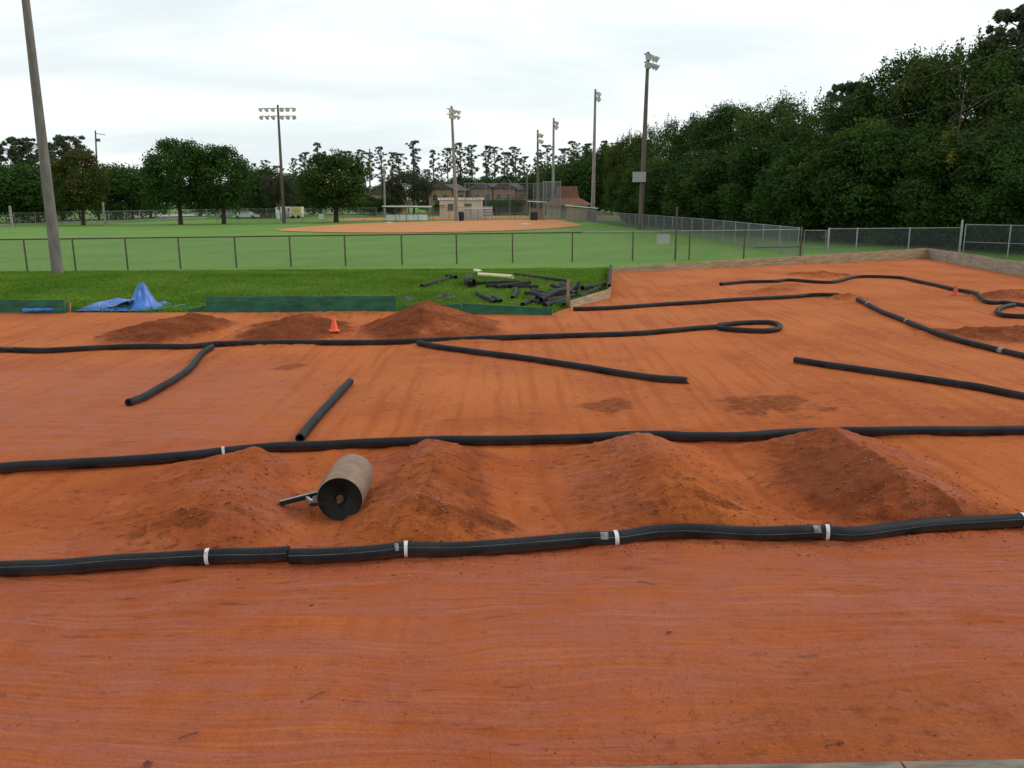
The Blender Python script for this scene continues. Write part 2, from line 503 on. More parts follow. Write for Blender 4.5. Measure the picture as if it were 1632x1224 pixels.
def poly_sd(x, y, poly):
    """signed distance to a polygon, negative inside"""
    d = np.full(x.shape, 1e9); ins = np.zeros(x.shape, bool)
    n = len(poly)
    for i in range(n):
        ax, ay = poly[i]; bx, by = poly[(i + 1) % n]
        ex, ey = bx - ax, by - ay
        t = np.clip(((x - ax) * ex + (y - ay) * ey) / (ex * ex + ey * ey), 0, 1)
        d = np.minimum(d, np.hypot(x - ax - t * ex, y - ay - t * ey))
        c = ((ay > y) != (by > y)) & (x < ex * (y - ay) / (ey if ey else 1e-9) + ax)
        ins ^= c
    return np.where(ins, -d, d)


# crest: list of (px x, px y, crest height), left foot width, right foot width (m), end run-out (m), dampness left/right
MOUNDS = [
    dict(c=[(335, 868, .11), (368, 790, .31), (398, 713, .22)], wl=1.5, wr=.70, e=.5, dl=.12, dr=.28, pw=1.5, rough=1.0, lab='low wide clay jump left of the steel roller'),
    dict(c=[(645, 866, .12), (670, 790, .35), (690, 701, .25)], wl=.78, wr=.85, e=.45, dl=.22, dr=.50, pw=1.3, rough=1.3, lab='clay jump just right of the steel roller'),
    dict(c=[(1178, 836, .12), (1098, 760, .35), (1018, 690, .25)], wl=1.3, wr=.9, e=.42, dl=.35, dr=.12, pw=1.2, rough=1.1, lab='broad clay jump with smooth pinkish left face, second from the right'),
    dict(c=[(1572, 823, .13), (1445, 750, .36), (1322, 679, .29)], wl=1.2, wr=1.05, e=.38, dl=.75, dr=.02, pw=1.0, rough=1.0, lab='sharp clay jump with dark left face, rightmost between the pipes'),  # left face coloured far darker than the right
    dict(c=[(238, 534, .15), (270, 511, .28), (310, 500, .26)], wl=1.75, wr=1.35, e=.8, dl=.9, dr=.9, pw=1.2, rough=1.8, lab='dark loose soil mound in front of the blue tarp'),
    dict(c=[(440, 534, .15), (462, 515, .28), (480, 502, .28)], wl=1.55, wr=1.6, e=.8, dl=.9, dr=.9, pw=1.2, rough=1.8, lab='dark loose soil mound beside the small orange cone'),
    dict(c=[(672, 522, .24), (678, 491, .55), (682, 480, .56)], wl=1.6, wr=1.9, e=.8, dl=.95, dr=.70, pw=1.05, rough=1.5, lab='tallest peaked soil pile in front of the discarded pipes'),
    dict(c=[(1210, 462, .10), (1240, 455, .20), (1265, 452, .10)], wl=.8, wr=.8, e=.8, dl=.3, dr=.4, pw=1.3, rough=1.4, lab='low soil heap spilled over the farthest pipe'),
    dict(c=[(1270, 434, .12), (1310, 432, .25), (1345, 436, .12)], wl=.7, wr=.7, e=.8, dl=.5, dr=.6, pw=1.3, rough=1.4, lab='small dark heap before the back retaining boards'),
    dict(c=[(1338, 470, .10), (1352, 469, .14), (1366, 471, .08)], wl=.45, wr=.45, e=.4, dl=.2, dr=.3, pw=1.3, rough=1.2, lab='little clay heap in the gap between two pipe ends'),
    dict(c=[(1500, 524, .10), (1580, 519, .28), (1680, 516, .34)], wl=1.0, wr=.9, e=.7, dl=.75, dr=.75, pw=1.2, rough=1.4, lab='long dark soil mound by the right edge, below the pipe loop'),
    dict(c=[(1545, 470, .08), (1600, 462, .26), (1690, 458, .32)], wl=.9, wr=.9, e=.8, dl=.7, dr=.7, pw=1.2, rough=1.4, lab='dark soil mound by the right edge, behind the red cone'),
    dict(c=[(400, 498, .05), (500, 496, .13), (610, 497, .06)], wl=.35, wr=.45, e=.8, dl=.3, dr=.3, pw=1.2, rough=1.4, lab='low ridge of soil spilled against the tall green edging'),
]
for mnd in MOUNDS:
    mnd['p'] = [(P(x, y, z).x, P(x, y, z).y, z) for x, y, z in mnd['c']]


BANK = [[P(a, b) for a, b in ((-160, 922), (0, 915), (200, 905), (330, 897), (462, 890), (600, 888), (690, 885), (850, 877), (985, 864), (1040, 858), (1200, 857), (1300, 859), (1430, 852), (1500, 845), (1760, 830))],
        [P(a, b) for a, b in ((-140, 770), (0, 753), (200, 737), (355, 724), (480, 718), (690, 709), (850, 708), (1010, 700), (1100, 703), (1250, 698), (1400, 695), (1632, 691), (1780, 688))]]


def mound_h(m, x, y, detail=True):
    """height and damp of one mound"""
    pts = m['p']
    best = np.zeros(x.shape); side = np.zeros(x.shape)
    wig = fbm(x * 1.6, y * 1.6, 3, 5) * 0.09 if detail else 0
    npt = len(pts)
    bd = np.full(x.shape, 1e9)
    for i in range(npt - 1):
        ax, ay, az = pts[i]; bx, by, bz = pts[i + 1]
        ex, ey = bx - ax, by - ay; L2 = ex * ex + ey * ey; L = math.sqrt(L2)
        tr = ((x - ax) * ex + (y - ay) * ey) / L2
        t = np.clip(tr, 0, 1)
        over = np.maximum(0, np.where(tr < 0, -tr, tr - 1)) * L
        s = ((x - ax) * ey - (y - ay) * ex) / L + wig        # + right of the direction of travel
        wd = np.where(s > 0, m['wr'], m['wl'])
        h = az + (bz - az) * (t * t * (3 - 2 * t) * 0.5 + t * 0.5)
        q = np.clip(1 - (np.sqrt(s * s + 0.004) - 0.06) / wd, 0, 1)
        prof = np.where(q > 0, (q ** m['pw']) * (0.55 + 0.45 * q * (2 - q)), 0)
        en = 1 - sstep(0, m['e'], over)
        hh = h * prof * en
        upd = hh > best
        side = np.where(upd, s, side); best = np.where(upd, hh, best)
    hmax = max(p[2] for p in pts)
    if pts[0][1] < 8:
        yp = np.interp(x, [p.x for p in BANK[0]], [p.y for p in BANK[0]])
        best = best * sstep(-.03, .20, y - yp)
    if detail:
        a = np.clip(best / (0.3 * hmax), 0, 1)
        best = best + a * m['rough'] * (0.030 * fbm(x * 4.5, y * 4.5, 4, 31, .6) + 0.016 * fbm(x * 15, y * 15, 3, 41))
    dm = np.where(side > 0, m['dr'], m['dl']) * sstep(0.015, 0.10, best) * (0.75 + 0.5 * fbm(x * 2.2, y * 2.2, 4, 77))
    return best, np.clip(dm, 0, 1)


def bank(x, y):
    h = np.zeros(x.shape)
    k = (y > 5.5) & (y < 11) & (np.abs(x) < 9)
    if not k.any(): return h
    xx, yy = x[k], y[k]
    for pl in BANK:
        d = np.full(xx.shape, 9.0)
        for a, b in zip(pl, pl[1:]):
            ex, ey = b.x - a.x, b.y - a.y
            t = np.clip(((xx - a.x) * ex + (yy - a.y) * ey) / (ex * ex + ey * ey), 0, 1)
            d = np.minimum(d, np.hypot(xx - a.x - t * ex, yy - a.y - t * ey))
        h[k] += 0.042 * np.exp(-((d - .075) / .055) ** 2) * np.clip(.45 + 1.3 * fbm(xx * 2.5, yy * 2.5, 4, 131), 0, 1.2)
    return h


def rut(x, y):
    # gentle unevenness and drag marks
    h = 0.020 * fbm(x * 0.5, y * 0.6, 3, 3) + 0.006 * fbm(x * 3, y * 3, 3, 9)
    yy = y + 0.10 * fbm(x * 0.35, y * 0.35, 2, 23) - 0.04 * x
    near = 1 - sstep(6.2, 6.9, y)
    h = h + (0.0065 * near + 0.0025) * fbm(x * 0.55, yy * 7.0, 4, 13, 0.6)
    h = h + bank(x, y)
    h = h + 0.004 * fbm(x * 12, y * 12, 2, 19) * (0.4 + 0.6 * vnoise(x * 1.1, y * 1.1, 8))
    return h


def track_h(x, y):
    sd_ = poly_sd(x, y, TRK)
    return rut(x, y) - 0.75 * sstep(0.05, 0.45, sd_)


def ground_top(x, y, mounds=True):
    x = np.atleast_1d(np.asarray(x, float)); y = np.atleast_1d(np.asarray(y, float))
    h = rut(x, y)
    if mounds:
        for m in MOUNDS:
            px_ = [p[0] for p in m['p']]; py_ = [p[1] for p in m['p']]; ww = max(m['wl'], m['wr']) + .3 + m['e']
            k = (x > min(px_) - ww) & (x < max(px_) + ww) & (y > min(py_) - ww) & (y < max(py_) + ww)
            if k.any():
                h[k] += mound_h(m, x[k], y[k])[0] * (mounds if mounds is not True else 1.0)
    return h


def axis(segs):
    out = [segs[0][0]]
    for a, b, s in segs:
        n = max(1, int(round((b - a) / s)))
        out += list(np.linspace(a, b, n + 1)[1:])
    return np.array(out)


def grid(xs, ys):
    X, Y = np.meshgrid(xs, ys)
    nx, ny = len(xs), len(ys)
    i = np.arange((ny - 1) * (nx - 1)); r = i // (nx - 1); c = i % (nx - 1)
    a = r * nx + c
    return X.ravel(), Y.ravel(), np.stack([a, a + 1, a + nx + 1, a + nx], 1)


# damp and compacted patches on the flat: (px x, px y, half width px, half height px, damp)
PATCH = [(1250, 645, 125, 20, .46), (962, 648, 48, 18, .42), (780, 845, 45, 14, .5), (465, 585, 25, 5, .4), (1000, 905, 40, 6, .3), (690, 855, 110, 14, .45), (1150, 834, 50, 8, .45), (300, 862, 80, 12, .4), (1560, 835, 40, 8, .3), (900, 700, 60, 5, .2), (1350, 470, 20, 5, .3)]


def zone_attrs(x, y):
    dmp = np.zeros(x.shape)
    for px_, py_, hw, hh, dv in PATCH:
        c = P(px_, py_); e = P(px_ + hw, py_); f = P(px_, py_ - hh)
        rx = abs(e.x - c.x); ry = abs(f.y - c.y)
        d = np.hypot((x - c.x) / rx, (y - c.y) / ry) + 0.75 * fbm(x * 2.5, y * 2.5, 4, 61)
        dmp = np.maximum(dmp, dv * (1 - sstep(0.45, 1.0, d)))
    # the nearest lane and the left straight are rolled and polished, the middle is drier
    pk = (1 - sstep(6.0, 7.2, y)) * 0.95
    left = (1 - sstep(-4.0, -0.5, x + 0.2 * (y - 8))) * sstep(8.0, 9.5, y) * (1 - sstep(13, 16, y)) * 0.85
    pk = np.maximum(pk, left)
    pk = np.maximum(pk, 0.12)
    sf = sstep(0.1, 0.6, dmp)
    # loose trampled soil near the operator's stand
    nearsoft = (1 - sstep(4.0, 4.9, y)) * sstep(-0.5, 2.0, x + 1.2 * fbm(x, y, 3, 91)) * 0.7
    pk = pk * (1 - 0.6 * nearsoft)
    sf = np.maximum(sf, nearsoft)
    dmp = np.maximum(dmp, nearsoft * 0.30 * (0.6 + fbm(x * 2, y * 5, 3, 95)))
    global DRY
    DRY = sstep(8.5, 13, y) * (0.55 + 0.45 * fbm(x * .4, y * .4, 3, 97))
    return dmp, np.clip(pk, 0, 1), sf


xs = axis([(-60, -30, 1.0), (-30, -14, .25), (-14, -6, .10), (-6, 6, .04), (6, 14, .08), (14, 24, .2), (24, 26, 1)])
ys = axis([(-1, 2.9, .3), (2.9, 9.8, .025), (9.8, 24, .07), (24, 40, .16)])
X, Y, Q = grid(xs, ys)
Z = track_h(X, Y)
dm, pk, sf = zone_attrs(X, Y)
me = mesh_np('dirt_track', np.stack([X, Y, Z], 1), Q, M['dirt'], dict(damp=dm, pack=pk, soft=sf, dry=DRY), smooth=True)
tag(link('dirt_track', me), 'orange clay surface of the small race track', kind='structure')

for m in MOUNDS:
    px_ = [p[0] for p in m['p']]; py_ = [p[1] for p in m['p']]
    ww = max(m['wl'], m['wr']) + .3 + m['e']
    cx, cy = sum(px_) / len(px_), sum(py_) / len(py_)
    near = cy < 11
    st = 0.028 if near else (0.05 if cy < 20 else 0.09)
    xs = np.arange(min(px_) - ww, max(px_) + ww, st); ys = np.arange(min(py_) - ww, max(py_) + ww, st)
    X, Y, Q = grid(xs, ys)
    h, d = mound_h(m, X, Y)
    hr = rut(X, Y)
    # the foot of the mound sinks just under the lane
    Z = hr + h - 0.03 * (1 - sstep(0.0, 0.03, h))
    keep = (h > 0.0005)[Q].any(axis=1)
    Q = Q[keep]
    used = np.unique(Q); rem = np.zeros(len(X), int); rem[used] = np.arange(len(used)); Q = rem[Q]
    X, Y, Z, h, d = X[used], Y[used], Z[used], h[used], d[used]
    d0, pk, sf = zone_attrs(X, Y)
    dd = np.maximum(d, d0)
    bl_ = sstep(0.015, 0.09, h)
    pk = pk * (1 - bl_) + bl_ * np.maximum(pk * 0.35, 0.75 * sstep(0.40, 0.72, vnoise(X * 1.3, Y * 1.3, 55)) * (1 - d))
    V = np.stack([X - cx, Y - cy, Z], 1)
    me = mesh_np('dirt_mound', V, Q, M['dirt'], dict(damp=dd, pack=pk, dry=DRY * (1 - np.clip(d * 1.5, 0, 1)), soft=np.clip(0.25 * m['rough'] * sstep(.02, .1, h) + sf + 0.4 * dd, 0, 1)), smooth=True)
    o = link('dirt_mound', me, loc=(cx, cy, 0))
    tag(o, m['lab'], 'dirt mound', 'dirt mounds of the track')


# ------------------------------------------------------------------ ground
def berm(x, y):
    sd_ = poly_sd(x, y, TRK)
    h = np.full(x.shape, FZ)
    front = sstep(20.0, 21.5, y) * (1 - sstep(32, 37.5, y)) * (1 - sstep(9, 16, x))
    h = h + front * (0.16 + 0.10 * np.exp(-((y - 29) / 3.5) ** 2) + 0.10 * fbm(x * .22, y * .22, 4, 71))
    h = h + 0.05 * fbm(x * .06, y * .06, 3, 73) * sstep(37, 45, y) * (1 - sstep(70, 80, y))
    h = np.where(sd_ < 0.25, np.minimum(h, -0.02) - 0.5 * sstep(0.25, -0.35, sd_), h)
    return h


xs = axis([(-3000, -300, 300), (-300, -60, 20), (-60, -30, 1), (-30, 24, .22), (24, 60, 1), (60, 300, 20), (300, 3000, 300)])
ys = axis([(-400, -20, 60), (-20, 18, 2), (18, 42, .22), (42, 140, 2.0), (140, 400, 20), (400, 4000, 300)])
X, Y, Q = grid(xs, ys)
Z = berm(X, Y)
lush = (1 - sstep(33.5, 36, Y - 0.06 * X + 1.6 * fbm(X * .25, Y * .25, 3, 74)))
me = mesh_np('ground', np.stack([X, Y, Z], 1), Q, M['grass'], dict(lush=lush), smooth=True)
tag(link('ground', me), 'mown green ball field grass', kind='structure')

# grass blades on the unmown strip behind the green boards
N = 90000
gx = rng.uniform(-24, 6.5, N); gy = rng.uniform(21.2, 36.8, N)
keep = (poly_sd(gx, gy, TRK) > 0.10) & (np.abs(gx / gy) < 0.72)
gx, gy = gx[keep], gy[keep]; N = len(gx)
gz = berm(gx, gy)
dens = 0.5 + 0.5 * fbm(gx * .6, gy * .6, 4, 81)
gh = (0.035 + 0.055 * dens) * rng.uniform(.6, 1.4, N)
gh *= np.where(poly_sd(gx, gy, TRK) < 0.6, 1.9, 1.0)
V = []; T = []
tint = np.clip(0.45 + 0.6 * fbm(gx * .45, gy * .45, 4, 83) + rng.normal(0, .16, N), 0, 1)
VV = np.zeros((N, 3, 3, 3), np.float32)
for b in range(3):
    an = rng.uniform(0, 6.283, N); wdt = rng.uniform(.010, .020, N)
    ln = rng.uniform(-.7, .7, N) * gh; ln2 = rng.uniform(-.7, .7, N) * gh
    ox = gx + rng.normal(0, .03, N); oy = gy + rng.normal(0, .03, N)
    VV[:, b, 0] = np.stack([ox - np.cos(an) * wdt, oy - np.sin(an) * wdt, gz - .01], 1)
    VV[:, b, 1] = np.stack([ox + np.cos(an) * wdt, oy + np.sin(an) * wdt, gz - .01], 1)
    VV[:, b, 2] = np.stack([ox + ln, oy + ln2, gz + gh], 1)
me = mesh_np('grass', VV.reshape(-1, 3), np.arange(N * 9).reshape(-1, 3), M['blade'], face_attrs=dict(tint=np.repeat(tint, 3)))
tag(link('grass', me), 'lush longer grass on the bank behind the green boards', 'grass', kind='stuff')


def flat(name, pix, mat, z, label, kind='structure'):
    pts = [P(a, b, z) for a, b in pix]
    mb = MB(); mb.add([(p.x, p.y, z) for p in pts], [tuple(range(len(pts)))])
    o = mb.build(name, mat)
    if o.data.polygons[0].normal.z < 0: o.data.flip_normals()
    return tag(o, label, kind=kind)


def smoothpix(pts, step=14):
    return [(p.x, p.y) for p in catmull([(a, b, 0) for a, b in pts] + [(pts[0][0], pts[0][1], 0)], step)][:-1]


flat('infield', smoothpix([(437, 366.3), (455, 364.2), (500, 360.5), (560, 356.8), (620, 354.6), (700, 352.2), (790, 350.4), (865, 349.2), (895, 351.2), (915, 355.5), (926, 359.6), (880, 364), (800, 367.6), (720, 369.6), (640, 370.6), (560, 370.4), (490, 369.2), (450, 367.8)]), M['infield'], FZ + .05, 'orange clay infield of the ball field')
flat('far_infield', [(515, 351.4), (560, 348.2), (700, 345.2), (860, 343.5), (985, 342.4), (985, 345.5), (860, 347.2), (700, 349.4), (620, 350.6), (560, 351.6)], M['infield'], FZ + .04, 'clay strip of the farther ball field')
flat('path', [(-120, 361.8), (60, 356.2), (160, 353.2), (330, 347.5), (330, 346.2), (160, 351.6), (60, 354.6), (-120, 359.6)], M['road'], FZ + .04, 'pale path along the far left fence')
flat('road', [(200, 346.0), (360, 343.6), (520, 341.8), (640, 340.6), (640, 338.6), (520, 339.4), (360, 341), (200, 343)], M['road'], FZ + .03, 'pale car park strip beyond the field')
for (bx, by, lab) in ((838, 357.6, 'white base on the orange infield near the backstop'), (620, 355.2, 'white base on the orange infield before the long dugout')):
    p = P(bx, by, FZ + .05)
    mb = MB(p); mb.box(p + Vector((0, 0, .05)), (.75, .75, .1), 0.6)
    tag(mb.build('base_plate', M['chalk'], loc=p), lab, 'base')

# ------------------------------------------------------------------ pipes
R4 = 0.058


def pipe(pix, label, r=R4, rib=False, world_pts=None, group=None, step=None, loop_z=None, name='drain_pipe', mat='pipe', lift=0.0, torn=0, over=1.0):
    if world_pts is None:
        pts = []
        for a, b in pix:
            z = r
            for _ in range(4):
                p = P(a, b, z)
                z = float(ground_top(p.x, p.y, over)[0]) + r * 0.90
                z = min(z, 0.42)
            pts.append(p)
        path = catmull(pts, 0.10 if not rib else 0.05)
        xs_ = np.array([p.x for p in path]); ys_ = np.array([p.y for p in path])
        zz = ground_top(xs_, ys_, over) + r * 0.88
        k = 12 if rib else 9
        zp = np.pad(zz, k, mode='edge')
        zsm = np.convolve(zp, np.ones(2 * k + 1) / (2 * k + 1), 'valid')
        zz = np.maximum(zsm, zz - 0.03) + lift
        wob = 0.010
        path = [Vector((x, y + wob * math.sin(i * .31 + r * 100) * .5, z)) for i, (x, y, z) in enumerate(zip(xs_, ys_, zz))]
    else:
        path = catmull(world_pts, 0.08)
    # resample for corrugation
    cum = [0.0]
    for a, b in zip(path, path[1:]): cum.append(cum[-1] + (b - a).length)
    L = cum[-1]
    ds = 0.016 if rib else (step or 0.06)
    n = max(8, int(L / ds))
    pa = np.array([tuple(p) for p in path]); s = np.linspace(0, L, n + 1)
    res = np.stack([np.interp(s, cum, pa[:, i]) for i in range(3)], 1)
    rad = np.full(n + 1, r)
    if rib:
        rad = r + np.where(np.arange(n + 1) % 2 == 0, 0.0024, -0.0028)
    rad = rad * (1 + 0.035 * fbm(s * 1.7, s * 0 + r * 50 + pa[0, 0], 3, 5))
    seg = 14 if rib else 10
    d = np.gradient(res, axis=0); d /= np.linalg.norm(d, axis=1, keepdims=True) + 1e-9
    sd_ = np.cross(d, [0, 0, 1.0]); sd_ /= np.linalg.norm(sd_, axis=1, keepdims=True) + 1e-9
    up_ = np.cross(sd_, d)
    org = res[0].copy()
    a = np.arange(seg) * 2 * math.pi / seg

    def ring(i, rr, sh=0.0):
        return (res[i] + d[i] * sh)[None] + (np.cos(a)[:, None] * sd_[i] + np.sin(a)[:, None] * up_[i]) * rr
    rings = []
    rings += [ring(0, rad[0] * .80, .16), ring(0, rad[0] * .80, 0)]
    rings += [ring(i, rad[i]) for i in range(n + 1)]
    rings += [ring(n, rad[n] * .80, 0), ring(n, rad[n] * .80, -.16)]
    if torn:
        rings[-3] = rings[-3] + d[n][None] * (rng.uniform(-.02, .09, seg)[:, None])
        rings[-2] = rings[-2] + d[n][None] * (rng.uniform(-.02, .06, seg)[:, None])
    V = np.concatenate(rings) - org
    nr = len(rings)
    i = np.arange((nr - 1) * seg); rr = i // seg; cc = i % seg
    A = rr * seg + cc; B = rr * seg + (cc + 1) % seg
    Q = np.stack([A, A + seg, B + seg, B], 1)
    # close the far inside with quads
    cap = [[0, (k + 1), (k + 2), 0] for k in range(0)]
    me = mesh_np(name, V, Q, M[mat], smooth=True)
    o = link(name, me, loc=org)
    tag(o, label, 'pipe', group)
    return o, res, d, sd_, up_, s, rad


def band(pinfo, xpx, width, name='tape_band', mat='tape', arc=(0, 6.2832), grow=0.003):
    """wrap of tape round a pipe at image column xpx"""
    o, res, d, sd_, up_, s, rad = pinfo
    # image column of each point
    rel = res - np.array(CAM)
    col = 816 + F * (rel @ np.array(cright)) / (rel @ np.array(fwd))
    i = int(np.argmin(np.abs(col - xpx)))
    c = s[i]
    idx = [k for k in range(len(s)) if abs(s[k] - c) <= width / 2]
    if len(idx) < 2: idx = [max(0, i - 1), min(len(s) - 1, i + 1)]
    seg = 14
    full = arc[1] - arc[0] > 6.2
    a = np.linspace(arc[0], arc[1], seg + 1)[:-1] if full else np.linspace(arc[0], arc[1], seg)
    V = []; Fc = []
    r = float(max(rad[idx])) + grow
    for k in idx:
        V += list(res[k][None] + (np.cos(a)[:, None] * sd_[k] + np.sin(a)[:, None] * up_[k]) * r)
    m_ = len(a)
    for q in range(len(idx) - 1):
        for k in range(m_ if full else m_ - 1):
            A = q * m_ + k; B = q * m_ + (k + 1) % m_
            Fc.append((A, A + m_, B + m_, B))
    me = mesh_np(name, np.array(V) - res[0], Fc, M[mat], smooth=True)
    return link(name, me, o)


def stripe(pinfo, ang=0.9):
    o, res, d, sd_, up_, s, rad = pinfo
    sl = slice(0, None, 3)
    ang = ang + 0.18 * np.sin(s[sl] * 1.1)
    V = []
    r0 = rad[sl] + .004
    for da in (-.035, .035):
        V.append(res[sl] + (np.cos(ang + da)[:, None] * sd_[sl] + np.sin(ang + da)[:, None] * up_[sl]) * r0[:, None])
    n = len(V[0])
    Q = [(i, i + 1, n + i + 1, n + i) for i in range(n - 1)]
    me = mesh_np('printed_line', np.concatenate(V) - res[0], Q, M['stripe'], smooth=True)
    return link('printed_line', me, o)


pi1 = pipe([(-160, 914), (0, 906), (100, 902), (200, 896), (330, 888), (400, 885), (462, 881)], 'thick black corrugated pipe nearest the camera, left length ending at a joint', r=.062, rib=True, over=.6)
band(pi1, 333, .036); stripe(pi1, .45)
pi2 = pipe([(462, 885), (520, 883), (600, 879), (645, 876), (690, 876), (740, 872), (850, 868), (930, 860), (985, 855), (1040, 849), (1100, 847), (1200, 848), (1300, 850), (1360, 848), (1430, 843), (1500, 836), (1632, 830), (1760, 822)], 'long black corrugated pipe with white tape bands nearest the camera', r=.062, rib=True, over=.6)
for xp, wd in ((646, .034), (980, .034), (1318, .034), (1628, .05)): band(pi2, xp, wd)
for xp, wd in ((962, .13), (632, .07), (1298, .12)): band(pi2, xp, wd * .7, name='torn_tape', arc=(.3, 1.3), grow=.004, mat='tapegrey')
stripe(pi2, .45)
pi3 = pipe([(-140, 763), (0, 746), (100, 738), (200, 731), (300, 723), (355, 718), (420, 714), (480, 712), (600, 707), (690, 703), (760, 703), (850, 702), (930, 698), (1010, 694), (1060, 695), (1100, 697), (1180, 695), (1250, 692), (1340, 689), (1400, 689), (1500, 687), (1632, 685), (1780, 682)], 'long black pipe along the back foot of the four jumps', r=.058, rib=True, over=.45)
band(pi3, 355, .04, arc=(-.3, 2.2))
pi4 = pipe([(-130, 558), (0, 557), (40, 558), (70, 559), (120, 556), (170, 553), (230, 552), (300, 552), (340, 549), (370, 547.5), (460, 546), (560, 546), (665, 543.5), (760, 539), (830, 537), (900, 535), (1000, 532), (1060, 527.5), (1110, 523), (1150, 520)], 'very long black pipe across the middle that ends at a teardrop loop', over=.12)
band(pi4, 15, .35, name='worn_patch', arc=(.4, 1.9), grow=.002, mat='rag')
pipe([(1146, 518.5), (1165, 516), (1195, 514), (1222, 513.6), (1238, 516), (1243, 520), (1238, 525), (1215, 527.5), (1185, 526.5), (1160, 524.5), (1146, 522.5)], 'black pipe bent back into a teardrop loop', step=.04)
pipe([(338, 553), (322, 563), (305, 584), (285, 600), (254, 619), (226, 634), (204, 642)], 'short curved black pipe branching towards the camera at left', over=.12)
pi5 = pipe([(558, 608), (528, 640), (497, 675), (478, 699)], 'short straight black pipe lying behind the steel roller')
pipe([(667, 546.5), (700, 553), (760, 561), (840, 571), (920, 583), (990, 595), (1040, 602), (1075, 605), (1092, 605.5)], 'black pipe slanting right across the middle with a torn end', torn=1, over=.12)
pi6 = pipe([(1267, 573.5), (1312, 580.5), (1366, 588), (1425, 596.5), (1480, 605), (1527, 612)], 'straight black pipe at right with an open left end')
pipe([(1523, 611.5), (1560, 617.5), (1632, 631), (1740, 650)], 'black pipe running out of frame at right, joined to the straight one')
pipe([(914, 492.5), (967, 491), (1012, 488), (1057, 485), (1124, 481), (1178, 477), (1259, 473), (1295, 470.5), (1337, 470.5)], 'long black pipe starting beside the wooden return board')
pi7 = pipe([(1367, 474), (1381, 484), (1407, 497), (1443, 511), (1483, 526), (1528, 541), (1573, 553.5), (1632, 567), (1720, 586)], 'black pipe curving down to the right edge from the little clay heap')
for xp in (1383, 1445, 1597): band(pi7, xp, .06, mat='tapegrey', arc=(-.5, 2.0))
pi8 = pipe([(1148, 453), (1191, 449), (1235, 448), (1259, 446), (1322, 441), (1366, 439.5), (1429, 442), (1465, 449), (1519, 461), (1546, 466), (1573, 475), (1600, 482), (1632, 486), (1720, 496)], 'farthest black pipe, before the back retaining boards')
pipe([(1616, 486), (1600, 489), (1590, 494), (1591, 499), (1602, 503), (1632, 504.5), (1680, 505)], 'black pipe loop cut by the right edge of the picture', step=.04)

# ------------------------------------------------------------------ steel roller
rz_r = 0.205
c0 = P(541.5, 796, rz_r); c1 = P(563, 755, rz_r)
ax = Vector((c1.x - c0.x, c1.y - c0.y, 0)); LEN = ax.length; ax.normalize()
sideL = Vector((-ax.y, ax.x, 0))
gzr = float(ground_top(c0.x, c0.y, .8)[0])
base = Vector((c0.x, c0.y, gzr))
roll = empty('ground_roller', base, 'steel drum ground roller with tow bar lying between the first two jumps', 'roller')
rc0 = Vector((c0.x, c0.y, gzr + rz_r - .012)); rc1 = rc0 + ax * LEN
mb = MB(base)
mb.tube([rc0 + ax * t * LEN for t in (0, .02, .25, .5, .75, .98, 1)], [rz_r - .006, rz_r, rz_r, rz_r, rz_r, rz_r, rz_r - .006], 40, caps=False)
mb.build('drum', M['drum'], roll)
for cc, sg in ((rc0, 1), (rc1, -1)):
    mb = MB(base)
    pr = [(0.0, rz_r - .004), (0.012, rz_r - .014), (0.035, rz_r - .020), (0.040, .06), (0.02, .05)]
    mb.tube([cc + ax * sg * a for a, _ in pr], [b for _, b in pr], 40, caps=False)
    mb.tube([cc + ax * sg * .041, cc + ax * sg * .043], [rz_r - .02, rz_r - .022], 40)
    de = mb.build('drum_end', M['drumend'], roll)
    mb = MB(base)
    mb.tube([cc + ax * sg * .045, cc - ax * sg * .012], .034, 16); mb.tube([cc - ax * sg * .010, cc - ax * sg * .07], .014, 12)
    mb.build('hub', M['hub'], de)
# tow frame
tip = P(446, 802, .05)
for _ in range(3): tip = P(446, 802, float(ground_top(tip.x, tip.y)[0]) + .022)
for cc, sg, nm in ((rc0, -1, 'near'), (rc1, 1, 'far')):
    mb = MB(base)
    e0 = cc + ax * sg * .05; e1 = cc + ax * sg * .05 + sideL * (rz_r + .05) + Vector((0, 0, -.03))
    mb.beam(e0, e1, .010, .035)
    mb.build('side_arm', M['blacksteel'], roll)
mb = MB(base)
eA = rc0 - ax * .05 + sideL * (rz_r + .05) + Vector((0, 0, -.03)); eB = rc1 + ax * .05 + sideL * (rz_r + .05) + Vector((0, 0, -.03))
mb.beam(eA, eB, .035, .010); mb.build('cross_bar', M['blacksteel'], roll)
mid = eA + (eB - eA) * .35
mb = MB(base); mb.beam(mid, tip, .050, .040); mb.build('tow_bar', M['blacksteel'], roll)
mb = MB(base); mb.beam(mid + Vector((0, 0, .0215)), tip + Vector((0, 0, .0215)), .016, .003); mb.build('worn_edge', M['brightsteel'], roll)
mb = MB(base); mb.beam(eA + (eB - eA) * .10, mid + (tip - mid) * .30, .022, .022); mb.build('brace', M['brightsteel'], roll)


# ------------------------------------------------------------------ cones
def cone(px_, py_, h, label, mat):
    p = P(px_, py_, 0.0); z = float(ground_top(p.x, p.y)[0]) - .004
    base = Vector((p.x, p.y, z))
    root = empty('traffic_cone', base, label, 'traffic cone')
    mb = MB(); s = h * .36
    mb.box((0, 0, .012), (2 * s, 2 * s, .024), .3)
    mb.build('base', M[mat], root)
    mb = MB()
    mb.tube([(0, 0, .024), (0, 0, .04), (0, 0, h * .97), (0, 0, h)], [h * .29, h * .25, h * .085, h * .06], 20, caps=False)
    mb.tube([(0, 0, h), (0, 0, h * .8)], [h * .055, h * .06], 20, caps=True)
    mb.build('body', M[mat], root)


